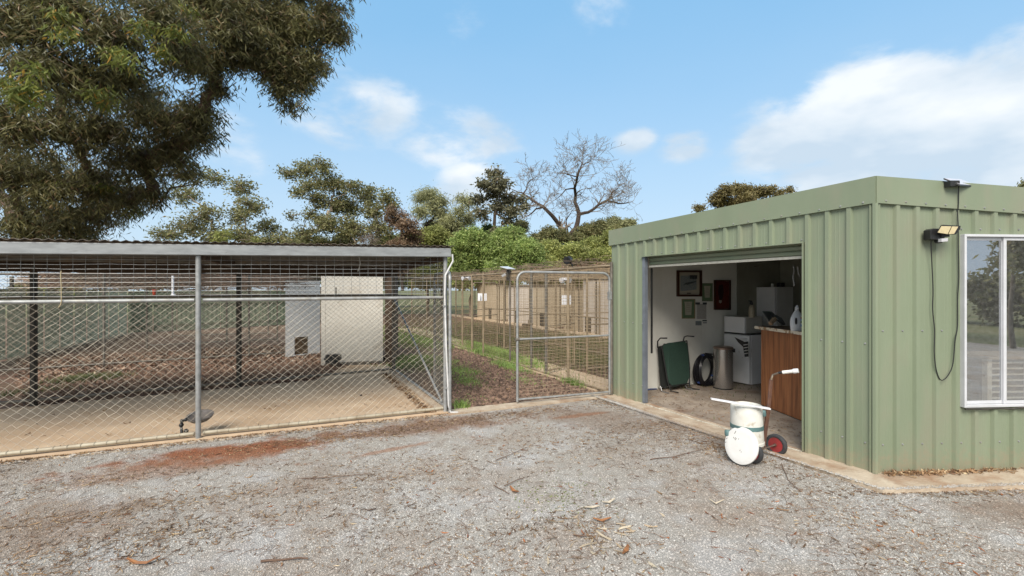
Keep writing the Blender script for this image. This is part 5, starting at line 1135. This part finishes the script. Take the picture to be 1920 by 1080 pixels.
# ---------------------------------------------------------------- grass tufts and soil clods
def grass(cx, cy, sx, sy, n, h, name, m_, ang=0):
    a = rng.normal(0, sx, n); b = rng.normal(0, sy, n); x = cx+a*math.cos(ang)-b*math.sin(ang); y = cy+a*math.sin(ang)+b*math.cos(ang)
    th = rng.random(n)*6.28; w_ = .005+.008*rng.random(n); hh = h*(.4+rng.random(n)); ln = rng.normal(0, .6, (n, 2))*hh[:, None]
    P0 = np.stack([x-np.cos(th)*w_, y-np.sin(th)*w_, np.zeros(n)], -1); P1 = np.stack([x+np.cos(th)*w_, y+np.sin(th)*w_, np.zeros(n)], -1)
    P2 = np.stack([x+ln[:, 0]*.4, y+ln[:, 1]*.4, hh*.7], -1); P3 = np.stack([x+ln[:, 0], y+ln[:, 1], hh], -1)
    V = np.stack([P0, P1, P2+np.array([.004, 0, 0]), P3, P2-np.array([.004, 0, 0])], 1).reshape(-1, 3)
    q = np.array([[0, 1, 2, 4]]); F1 = (np.arange(n)[:, None, None]*5+q[None]).reshape(-1, 4); F2 = (np.arange(n)[:, None, None]*5+np.array([[4, 2, 3]])[None]).reshape(-1, 3)
    mb = MB(); mb.add(V, F1); k = mb.n; mb.n = 0; mb.f.append(F2); mb.n = k; return mb.build(name, m_, base=(0, 0, 0), kind='stuff')
GR = leafmat('weed_green', (.13, .21, .05), (.28, .38, .10), None, .3)
gang = math.atan2(kd_.y, kd_.x)
for i, (px, py, sx, sy, n, h) in enumerate(((935, 668, 1.0, .18, 5200, .09), (920, 662, .5, .16, 2600, .12), (900, 650, .6, .12, 1300, .08), (868, 698, .35, .17, 1000, .05), (875, 716, .3, .12, 600, .05), (955, 690, .4, .10, 900, .08), (865, 765, .06, .05, 130, .10), (1075, 722, .15, .06, 260, .1), (980, 715, .25, .1, 260, .05), (890, 745, .3, .08, 120, .03))):
    p = G(px, py); grass(p.x, p.y, sx, sy, n, h, 'weed_patch', GR, gang)
for (px, py, sx, sy, n, h) in ((785, 680, .5, .35, 5200, .06), (800, 640, 1.2, .6, 5000, .05), (760, 625, 2, 1, 3500, .05)):
    p = G(px, py); grass(p.x, p.y, sx, sy, n, h, 'pen_side_grass', GR, gang)
GR2 = leafmat('dull_grass', (.07, .09, .03), (.13, .14, .05), None, .2)
for (t_, e_, sx, sy, n) in ((3.5, 2.0, 2.2, .7, 6000), (8, 3, 2.5, 1, 6000), (5, 4.6, 3, .5, 4000), (1, 3.5, .6, .8, 2500), (14, 3, 4, 1.2, 5000)):
    p = KP(t_, e_); grass(p.x, p.y, sx, sy, n, .06, 'run_grass', GR2, gang)
for (px, py, sx, sy, n, h) in ((150, 718, .25, .12, 600, .12), (70, 738, .3, .1, 300, .09), (185, 712, .25, .1, 400, .12)):
    p = G(px, py); grass(p.x, p.y, sx, sy, n, h, 'yard_grass', GR2, .4)
p = G(1050, 935); grass(p.x, p.y, .2, .2, 260, .009, 'gravel_moss_blades', leafmat('moss', (.10, .13, .03), (.2, .22, .08), None, .2))
x = rng.uniform(-1.6, 1.6, 24000); y = rng.uniform(6.5, 16, 24000); side = (x-K0.x)*kd_.y-(y-K0.y)*kd_.x
side2 = (x-A0.x)*pdn.y-(y-A0.y)*pdn.x; k = (side < -.12) & (side2 > .03) & (y > kA.y+(x-kA.x)*kd.y/kd.x+.2)
rocks(x[k], y[k], .036, .8, 'soil_clods', mat('soil_clod', (.065, .040, .028), (.24, .155, .11), rough=.95, island=True))
x = rng.uniform(-1.6, 1.6, 3000); y = rng.uniform(6.5, 13, 3000); side = (x-K0.x)*kd_.y-(y-K0.y)*kd_.x; side2 = (x-A0.x)*pdn.y-(y-A0.y)*pdn.x; k = (side < -.12) & (side2 > .03) & (y > kA.y+(x-kA.x)*kd.y/kd.x+.2)
litter(x[k], y[k], .05, .01, .2, .01, .4, 'soil_leaf_scraps', LIT1)
# floor litter in shed
x = rng.uniform(1.8, 3.6, 1300); y = rng.uniform(4.6, 8, 1300); k = ((x-C0.x)*eW.x+(y-C0.y)*eW.y > .1) & ((x-C1.x)*uL.x+(y-C1.y)*uL.y < -.15) & (x < 3.45)
litter(x[k], y[k], .045, .007, .2, .004, .25, 'shed_floor_litter', LIT1, Z=.037)

# ================================================================== TREES
def leaves(mb, C, L, wdt, droop=.4, curve=False):
    n = len(C); d = rng.normal(0, 1, (n, 3)); d /= np.linalg.norm(d, axis=1)[:, None]; d[:, 2] = d[:, 2]*(1-droop)-droop*1.1
    d /= np.linalg.norm(d, axis=1)[:, None]; s_ = np.cross(d, rng.normal(0, 1, (n, 3))); s_ /= np.linalg.norm(s_, axis=1)[:, None]+1e-9
    Ls = (L*(.55+.8*rng.random(n)))[:, None]; Ws = (wdt*(.6+.7*rng.random(n)))[:, None]
    nrm_ = np.cross(d, s_)
    V = np.stack([C, C+d*Ls*.42+s_*Ws*.5, C+d*Ls+nrm_*Ls*.12, C+d*Ls*.42-s_*Ws*.5], 1).reshape(-1, 3)
    Fs = (np.arange(n)[:, None]*4+np.arange(4)[None]).reshape(-1, 4)
    mb.add(V, Fs)
def wiggle(a, b, n=5, amt=.08):
    a, b = Vector(a), Vector(b); L = (b-a).length; P = [a]
    for i in range(1, n): P.append(a.lerp(b, i/n)+Vector((random.gauss(0, 1), random.gauss(0, 1), random.gauss(0, .7)))*L*amt+Vector((0, 0, math.sin(math.pi*i/n)*L*.06)))
    P.append(b); return P
def crown_pts(lobes, sub, per, subr, shell=.55, flat=.8):
    C = []; S = []
    for (c, r) in lobes:
        n = max(5, int(sub*110)) if sub < 5 else max(3, int(sub*r*r)); v = rng.normal(0, 1, (n, 3)); v /= np.linalg.norm(v, axis=1)[:, None]
        rad = r*(shell+(1-shell)*rng.random(n))[:, None]*np.array([1, .9, flat]); ctr = np.array(tuple(c))+v*rad; S.append(ctr)
        m_ = int(per); q = rng.normal(0, 1, (n, m_, 3)); q *= (subr*(.6+.7*rng.random((n, 1, 1))))*np.array([1, 1, .6])/1.6
        C.append((ctr[:, None]+q).reshape(-1, 3))
    return np.concatenate(C), np.concatenate(S)
def skeleton(mb, root, cs, r0, rmin=.004, nseg=6, amt=.05):
    nodes = [Vector(root)]; rad = [r0]; order = sorted(range(len(cs)), key=lambda i: (cs[i]-nodes[0]).length)
    par = {}; kids = {0: 0}
    for i in order:
        c = cs[i]; j = min(range(len(nodes)), key=lambda k: (nodes[k]-c).length+.25*(nodes[k]-nodes[0]).length); par[len(nodes)] = j; nodes.append(c)
    w_ = [1.0]*len(nodes)
    for k in range(len(nodes)-1, 0, -1): w_[par[k]] += w_[k]
    for k in range(1, len(nodes)):
        ra = max(rmin, r0*(w_[k]/w_[0])**.5); P = wiggle(nodes[par[k]], nodes[k], nseg, amt); n = len(P); mb.tube(P, [max(rmin, ra*(1-.35*i/n)) for i in range(n)], 6)
def tree(nm, label, base, fork, lobes, tr, sub, per, subr, L, wd, lm, bm, droop=.3, shell=.45, flat=.8, grp='trees beyond the kennels', cat='tree', twigs=True, limbs_extra=(), br=1.0):
    t = thing(nm, label, cat, base, grp)
    mb = MB(); mb.tube(wiggle(base, fork, 4, .03), [tr, tr*.9, tr*.8, tr*.72, tr*.62], 8)
    mb.build('trunk', bm, t)
    C, S = crown_pts(lobes, sub, per*.62, subr*.75, shell, flat)
    mb = MB(); F3 = Vector(fork)
    skeleton(mb, F3, [Vector(c) for c, r in lobes], tr*.62*br, tr*.06)
    Sl = S[:]; 
    cs = np.array([tuple(c) for c, r in lobes])
    A_, B_ = [], []
    for s_ in Sl[::1 if len(Sl) < 500 else 2]:
        c = cs[np.argmin(((cs-s_)**2).sum(1))]; mid = (c+s_)/2+rng.normal(0, .08, 3)*np.linalg.norm(s_-c); A_ += [c, mid]; B_ += [mid, s_]
    mb.wires(A_, B_, np.tile([tr*.10*br, tr*.06*br], len(A_)//2)); mb.build('limbs', bm, t)
    mb = MB(); leaves(mb, C, L, wd, droop); mb.build('crown', lm, t)
    return t
BK1 = mat('pale_gum_bark', (.30, .25, .19), (.20, .16, .12), 4, .8); BK2 = mat('dark_bark', (.075, .052, .038), (.045, .032, .024), 6, .9); BK3 = mat('grey_bark', (.19, .155, .12), (.12, .095, .07), 6, .9)
LO = leafmat('olive_gum_leaf', (.12, .128, .055), (.29, .28, .12), (.36, .28, .15), .42); LG = leafmat('bright_green_leaf', (.16, .23, .065), (.36, .44, .14), (.46, .48, .18), .45); LY = leafmat('yellow_green_leaf', (.20, .23, .07), (.40, .42, .14), (.50, .48, .18), .45)
LB = leafmat('brown_leaf', (.13, .08, .05), (.25, .17, .10), None, .25); LD = leafmat('dark_gum_leaf', (.07, .072, .032), (.23, .215, .09), (.32, .21, .12), .42, .36); LNEW = leafmat('new_growth_leaf', (.09, .12, .03), (.24, .26, .06), (.48, .26, .05), .4)
LOR = leafmat('olive_brown_leaf', (.12, .10, .035), (.24, .20, .08), (.30, .22, .10), .25); LW = leafmat('willowy_leaf', (.24, .25, .12), (.42, .42, .22), None, .35)
def lob(L_, D): return [(W(px, py, D+random.uniform(-.06, .06)*D*(r/40)), r/F*D) for (px, py, r) in L_]
# tall gum, left background
D = 26
tree('gum_tree', 'thin leafed gum tree left of centre, partly behind the overhanging tree', W(455, 545, D), W(458, 450, D), lob([(345, 365, 26), (400, 333, 22), (452, 350, 24), (470, 385, 26), (445, 405, 24), (385, 400, 26), (350, 425, 30), (405, 440, 28), (500, 425, 24), (455, 440, 26), (310, 440, 26), (530, 448, 22), (505, 455, 24), (545, 458, 20), (480, 450, 20), (440, 490, 34), (380, 490, 30), (500, 495, 30)], D), .22, 90, 26, .45, .18, .075, LO, BK1, .3, .35)
D = 24
tree('yellow_shrub', 'small bright yellow green shrub top rising over the pen roof', W(420, 545, D), W(420, 460, D), lob([(418, 440, 15), (405, 446, 10), (478, 452, 9)], D), .07, 160, 30, .2, .13, .05, LY, BK3)
D = 30
TB = 1
tree('gum_tree', 'broad gum tree with pale branches above the cream kennel', W(655, 545, D), W(652, 440, D), lob([(540, 325, 18), (575, 318, 24), (605, 312, 20), (625, 345, 26), (560, 360, 16), (595, 375, 22), (660, 350, 20), (690, 365, 26), (725, 370, 18), (650, 385, 32), (700, 395, 26), (735, 385, 14), (610, 420, 30), (660, 430, 34), (710, 432, 28), (570, 440, 24), (545, 405, 9), (575, 345, 16), (600, 345, 16), (580, 400, 14), (625, 385, 20), (620, 480, 34), (680, 485, 36), (590, 500, 28)], D), .24, 90, 30, .42, .19, .08, LO, BK1, .3, .3)
D = 27
tree('brown_bush', 'brown leafed bush right of the broad gum tree', W(755, 545, D), W(752, 440, D), lob([(750, 470, 30), (750, 500, 30), (745, 410, 24), (765, 425, 22), (775, 445, 20), (735, 395, 12)], D), .09, 240, 28, .3, .13, .06, LB, BK2)
tree('dead_bush', 'tangled bare grey bush just above the pen roof', W(685, 545, 23), W(685, 470, 23), lob([(680, 452, 14), (700, 450, 14), (690, 444, 12)], 23), .05, 500, 8, .3, .2, .012, mat('dead_twig', (.16, .12, .1), (.10, .075, .06), 4, .9), BK3)
D = 33
tree('willowy_tree', 'pale feathery tree with dark crooked limbs left of the slim gum', W(800, 545, D), W(802, 420, D), lob([(800, 460, 30), (830, 480, 30), (790, 500, 28), (790, 368, 16), (805, 362, 16), (825, 375, 16), (790, 395, 16), (825, 400, 18), (840, 415, 18), (810, 385, 14)], D), .13, 180, 26, .5, .28, .045, LW, BK2, .55, .3, br=1.6)
tree('willowy_tree', 'smaller pale feathery tree directly left of the slim gum', W(870, 545, D), W(868, 420, D), lob([(868, 450, 22), (868, 480, 26), (868, 372, 13), (880, 380, 12), (862, 395, 14), (878, 410, 18), (858, 420, 15)], D), .12, 150, 26, .5, .28, .045, LW, BK2, .55, .3, br=1.6)
D = 31
tree('slim_gum', 'slim upright gum with open crown between feathery trees and bare tree', W(930, 545, D), W(928, 400, D), lob([(928, 445, 24), (928, 480, 30), (925, 325, 16), (908, 345, 16), (940, 345, 17), (925, 360, 20), (900, 372, 14), (955, 372, 16), (960, 395, 16), (905, 400, 16), (950, 415, 14), (975, 375, 11), (935, 385, 18), (985, 388, 9)], D), .15, 110, 22, .38, .24, .11, leafmat('grey_olive_leaf', (.09, .09, .05), (.21, .20, .115), (.28, .2, .13), .35), BK2, .3, .3, br=1.3)
# bright green shrubs behind kennels
D = 21
shr = [('bright green rounded bush at left behind the pen roof corner', [(790, 445, 20), (770, 450, 18), (815, 440, 22), (835, 452, 18)], LY, 22), ('bright green bush tallest of the row behind kennel runs', [(885, 450, 30), (900, 480, 38), (870, 490, 32), (930, 470, 32), (860, 460, 18)], LG, 19), ('large bright green bush in the centre of the row', [(955, 450, 34), (965, 480, 40), (930, 490, 36), (990, 470, 28), (940, 510, 30), (1000, 500, 26)], LG, 18), ('yellow green bush beneath the bare tree', [(1030, 470, 26), (1050, 490, 30), (1020, 500, 26), (1075, 475, 26)], LY, 20), ('yellow green bush beside the green shed fascia', [(1115, 465, 28), (1130, 490, 30), (1090, 490, 26), (1150, 470, 26), (1145, 445, 16)], LY, 21), ('olive bush rising between slim gum and bare tree', [(1030, 440, 18), (1050, 445, 18), (1010, 450, 16), (975, 425, 14)], LO, 24), ('olive bush right of the bare tree trunk', [(1100, 435, 20), (1125, 430, 20), (1150, 435, 20), (1085, 450, 16)], LO, 26), ('tall willowy bush poking above the shed corner', [(1165, 425, 16), (1180, 420, 12), (1150, 415, 12)], LW, 28), ('mixed green bush behind the roof corner', [(830, 430, 20), (855, 440, 18), (810, 425, 14)], LO, 25),
       ('far low bush seen through the pen side wires', [(690, 520, 24), (730, 522, 24), (770, 520, 26)], LO, 36), ('far low bush seen just left of the gateway post', [(800, 518, 26), (835, 520, 26), (870, 518, 26)], LO, 35),
       ('dark green bush low between the bright ones', [(925, 440, 16), (915, 430, 12)], leafmat('mid_green_leaf', (.05, .10, .03), (.13, .2, .06), None, .3), 23), ('olive bush behind the pen roof, left side', [(640, 455, 20), (600, 458, 18), (565, 458, 18)], LO, 24), ('olive bush behind the pen roof, centre', [(735, 455, 20), (710, 458, 16)], LY, 24)]
for lb_, ls, lm_, D in shr:
    D = D+9; ls = ls+[(l_[0], 520, 24) for l_ in ls[::2]]
    cx_ = sum(l_[0] for l_ in ls)/len(ls); tree('bush', lb_, W(cx_, 543+CAMH*F/D, D), W(cx_, max(l_[1] for l_ in ls)+20, D), lob(ls, D), .10, 420, 34, .3, .17, .075, lm_, BK3, .25, .45, grp='bushes behind the kennel runs', cat='bush')
# bare tree -------------------------------------------------------------------
def bare(label, D, limbs, base, depth=4, r0=.2):
    sc_ = D/27; limbs = [(p_, a_*sc_, b_*sc_) for p_, a_, b_ in limbs]
    t = thing('bare_tree', label, 'tree', W(*base, D), 'trees beyond the kennels'); mb = MB(); A_, B_, Rr = [], [], []
    def twig(p, d, L, r, k):
        if k == 0 or L < .06: return
        q = p; dd = d.copy(); n = 3
        for i in range(n):
            dd = (dd+Vector((random.gauss(0, .28), random.gauss(0, .28), random.gauss(0.03, .22)))).normalized(); q2 = q+dd*L/n
            A_.append(tuple(q)); B_.append(tuple(q2)); Rr.append(max(.010, r*(1-.25*i))); q = q2
            if random.random() < .72: twig(q, (dd+Vector((random.gauss(0, .8), random.gauss(0, .8), random.gauss(.1, .6)))).normalized(), L*random.uniform(.5, .75), r*.55, k-1)
        twig(q, dd, L*.7, r*.6, k-1)
    for pts, ra, rb in limbs:
        P = []; n0 = len(pts)
        for i, (px, py) in enumerate(pts): P.append(W(px, py, D+math.sin(i*1.1+pts[-1][0])*.35*i))
        Q = []
        for i in range(n0-1):
            for f_ in (0, .5): Q.append(P[i].lerp(P[i+1], f_)+Vector((random.gauss(0, .04), 0, random.gauss(0, .04))))
        Q.append(P[-1]); m_ = len(Q); rs = [ra+(rb-ra)*i/(m_-1) for i in range(m_)]; mb.tube(Q, rs, 7)
        for i in range(2, m_):
            d = (Q[i]-Q[i-1]).normalized()
            for _ in range(2):
                if rs[i] < .13: twig(Q[i], (d+Vector((random.gauss(0, .8), random.gauss(0, .7), random.gauss(.25, .5)))).normalized(), random.uniform(.45, .9)*sc_, rs[i]*.4, depth)
        twig(Q[-1], d, .6*sc_, rb*.8, depth)
    mb.build('trunk', BK2, t); MB().wires(A_, B_, Rr).build('twigs', BK3, t, kind='stuff'); return t
bare('large leafless tree with forked trunk rising above the kennel bushes', 37, [
    ([(1066, 540), (1066, 470), (1064, 448)], .22, .20), ([(1064, 448), (1050, 425), (1035, 405), (1018, 388), (1000, 378), (982, 364)], .15, .05), ([(1018, 388), (1005, 392), (990, 405)], .06, .03), ([(982, 364), (990, 345), (1000, 335)], .045, .02), ([(982, 364), (960, 355)], .04, .02),
    ([(1064, 448), (1080, 428), (1086, 402), (1080, 378), (1078, 352), (1083, 330), (1092, 305)], .17, .035), ([(1086, 402), (1103, 398), (1122, 384), (1140, 376), (1160, 382), (1178, 380)], .10, .03), ([(1078, 352), (1062, 356), (1045, 372)], .05, .02), ([(1083, 332), (1068, 328), (1052, 325)], .04, .02), ([(1092, 308), (1086, 300)], .03, .015), ([(1092, 308), (1106, 303), (1114, 299)], .03, .015), ([(1140, 376), (1150, 360), (1160, 350)], .04, .02), ([(1122, 384), (1132, 365)], .04, .02), ([(1066, 440), (1060, 415), (1070, 400)], .05, .02)], (1066, 545))
# tree behind shed
D = 34
tree('gum_tree', 'olive brown gum crown showing above the sloping shed fascia', W(1400, 545, D), W(1395, 410, D), lob([(1345, 372, 14), (1360, 358, 14), (1380, 355, 14), (1400, 358, 15), (1425, 360, 14), (1445, 358, 11), (1350, 380, 12), (1400, 372, 16), (1310, 390, 9), (1375, 378, 14), (1480, 357, 7), (1460, 365, 10), (1400, 425, 36), (1350, 445, 30), (1455, 440, 34), (1400, 480, 44)], D), .16, 320, 22, .3, .2, .08, LOR, BK3, .2, .4)
tree('gum_tree', 'sprig of a tree just showing above the fascia at the right edge', W(1925, 545, 40), W(1925, 380, 40), lob([(1922, 352, 9), (1935, 345, 12), (1950, 350, 16), (1960, 385, 34), (1930, 420, 36), (1975, 440, 40)], 40), .12, 300, 20, .4, .25, .1, LO, BK3)
# hedge row seen through the pen wires, far left
for i, (px, py, r_) in enumerate(((40, 540, 12), (110, 538, 12), (260, 520, 18), (330, 505, 26), (400, 500, 30), (470, 495, 30), (530, 500, 30), (580, 500, 26))):
    lb_ = ['lowest hazy bush at the far left beyond the green fence', 'second low bush beyond the green fence', 'bush behind the hanging white pendant', 'bush left of the centre post, behind the wires', 'bush right of the centre post, behind the wires', 'leafy bush left of the white kennel', 'leafy bush behind the white kennel', 'leafy bush above the cream kennel'][i]
    D = 34 if i < 3 else 24
    tree('bush', lb_, W(px, 543+CAMH*F/D, D), W(px, 545, D), lob([(px, py, r_), (px+25, py+8, r_*.9), (px-20, py+10, r_*.8)], D), .09, 260, 26, .4, .24, .1, (LO, LY)[i % 2], BK3, .25, .45, grp='bushes beyond the leafy yard', cat='bush')
# overhanging eucalypt ----------------------------------------------------------
big = [(30, 40, 70, 6.5), (110, 20, 60, 6.6), (200, 50, 60, 6.8), (300, 40, 60, 7.2), (60, 130, 60, 6.4), (150, 140, 60, 7.0), (240, 140, 55, 7.4), (340, 110, 60, 8), (420, 60, 55, 8.5), (500, 40, 50, 9.3), (560, 50, 50, 9.6), (620, 20, 42, 9.6), (540, 100, 44, 9.6), (590, 120, 36, 9.6), (560, 160, 28, 9.5), (540, 195, 16, 9.5), (620, 75, 30, 9.6), (470, 90, 40, 9),
       (400, 130, 38, 8.6), (30, 230, 60, 7.6), (110, 240, 55, 8.2), (190, 230, 60, 8.6), (280, 220, 60, 8.8), (350, 210, 42, 8.8), (385, 200, 28, 8.8), (20, 330, 60, 9), (100, 340, 60, 9.2), (180, 330, 60, 9.4), (260, 310, 55, 9.4), (330, 290, 42, 9.2), (365, 265, 35, 9), (30, 410, 45, 10), (110, 415, 45, 10.2), (180, 410, 42, 10.4), (240, 385, 36, 10.2), (290, 355, 28, 9.8), (150, 440, 30, 10.5), (60, 445, 30, 10.2), (365, 310, 22, 9.2),
       (505, 105, 38, 9.2), (520, 145, 28, 9.3), (475, 60, 42, 9), (565, 130, 34, 9.5), (530, 170, 22, 9.4), (400, 180, 26, 8.8), (545, 60, 46, 9.4), (440, 110, 30, 8.8), (460, 10, 50, 9), (380, 0, 60, 8.4), (60, -60, 90, 7), (250, -60, 90, 8), (420, -70, 90, 9), (560, -50, 70, 9.6), (640, -40, 45, 9.6)]
bt = thing('overhanging_gum_tree', 'large dark gum tree whose drooping leaves overhang the pen from upper left', 'tree', V2(-12.8, 10.6, 0))
fk = Vector((-11.9, 10.5, 4.0)); tb_ = MB(); tb_.tube(wiggle((-12.8, 10.6, 0), fk, 4, .02), [.30, .27, .25, .23, .20], 10); tb_.build('trunk', BK2, bt)
lbs = [(W(px+random.uniform(-9, 9), py+random.uniform(-14, 14), D), r/F*D*1.12) for px, py, r, D in big]
mb = MB(); hub = [Vector((-6.6, 9.2, 5.2)), Vector((-5.2, 8.6, 5.6)), Vector((-3.9, 9.2, 6.3)), Vector((-7.5, 8.6, 5.2)), Vector((-6.6, 9.6, 4.2))]
C, S = crown_pts(lbs, 300, 31, .17, .05, 1.0)
skeleton(mb, fk, [c for c, r in lbs], .16, .009)
cs = np.array([tuple(c) for c, r in lbs]); A_, B_ = [], []
for s_ in S:
    c = cs[np.argmin(((cs-s_)**2).sum(1))]; mid = (c+s_)/2+rng.normal(0, .12, 3)*np.linalg.norm(s_-c)+[0, 0, .05]; A_ += [c, mid]; B_ += [mid, s_]
mb.wires(A_, B_, np.tile([.007, .004], len(A_)//2))
mb.tube([W(400, 118, 8.8), W(440, 123, 8.9), W(480, 130, 9.1), W(520, 142, 9.3), W(545, 150, 9.4)], [.035, .03, .026, .02, .012], 7); mb.tube([W(300, 380, 9.9), W(320, 352, 9.9), W(345, 349, 9.9), W(370, 345, 9.9)], [.025, .022, .016, .008], 6)
mb.build('limbs', mat('red_brown_bark', (.085, .05, .035), (.16, .10, .07), 6, .8), bt)
mb = MB(); q = C[rng.random(len(C)) < .92]; leaves(mb, q, .14, .0235, .66); mb.build('crown', LD, bt)
newl = [(40, 170, 42, 6.0), (70, 130, 22, 5.9), (130, 60, 26, 6.2), (220, 100, 30, 6.4), (270, 55, 26, 6.5), (330, 60, 24, 6.9), (110, 20, 24, 6.2), (175, 165, 26, 6.6), (20, 150, 25, 5.9), (350, 20, 24, 7.5), (190, 195, 18, 7), (100, 345, 14, 9), (200, 350, 18, 9.2), (130, 395, 12, 9.8), (250, 395, 16, 10), (300, 90, 22, 7)]
C2, S2 = crown_pts([(W(px, py, D), r/F*D) for px, py, r, D in newl], 190, 22, .11, .2, .6)
mb = MB(); leaves(mb, C2, .12, .026, .7); mb.build('new_growth', LNEW, bt)
# trees behind the camera, seen mirrored in the shed window
tree('gum_tree', 'tree mirrored in the left pane of the shed window', (15.5, -3.2, 0), (15.5, -3.2, 2.0), [(Vector((15.5+random.uniform(-1.4, 1.4), -2.0+random.uniform(-1.4, 1.4), 3.3+random.uniform(-.8, .8))), .8) for _ in range(9)], .07, .16, 150, .4, .2, .09, LO, BK3, grp='trees mirrored in the window')
tree('gum_tree', 'tree mirrored in the right pane of the shed window', (15.5, -9.5, 0), (15.5, -9.5, 2.4), [(Vector((15.5+random.uniform(-2, 2), -9.5+random.uniform(-2, 2), 4.6+random.uniform(-1.0, 1.2))), 1) for _ in range(9)], .08, .16, 150, .4, .22, .1, LO, BK3, grp='trees mirrored in the window')
for k in range(5):
    bx_, by_ = 26+random.uniform(-1, 1), -2.5-5.5*k
    tree('bush', ['first','second','third','fourth','fifth'][k]+' dark bush from the left in the hedge mirrored in the window', (bx_, by_, 0), (bx_, by_, .8), [(Vector((bx_+random.uniform(-.5, .5), by_+random.uniform(-2.6, 2.6), random.uniform(.6, 1.9))), 1.2) for _ in range(7)], .1, .12, 160, .5, .25, .14, LO, BK3, grp='hedge mirrored in the window', cat='bush')
print('objects', len(bpy.data.objects), 'tris~', sum(len(o.data.polygons) for o in bpy.data.objects if o.type == 'MESH'))
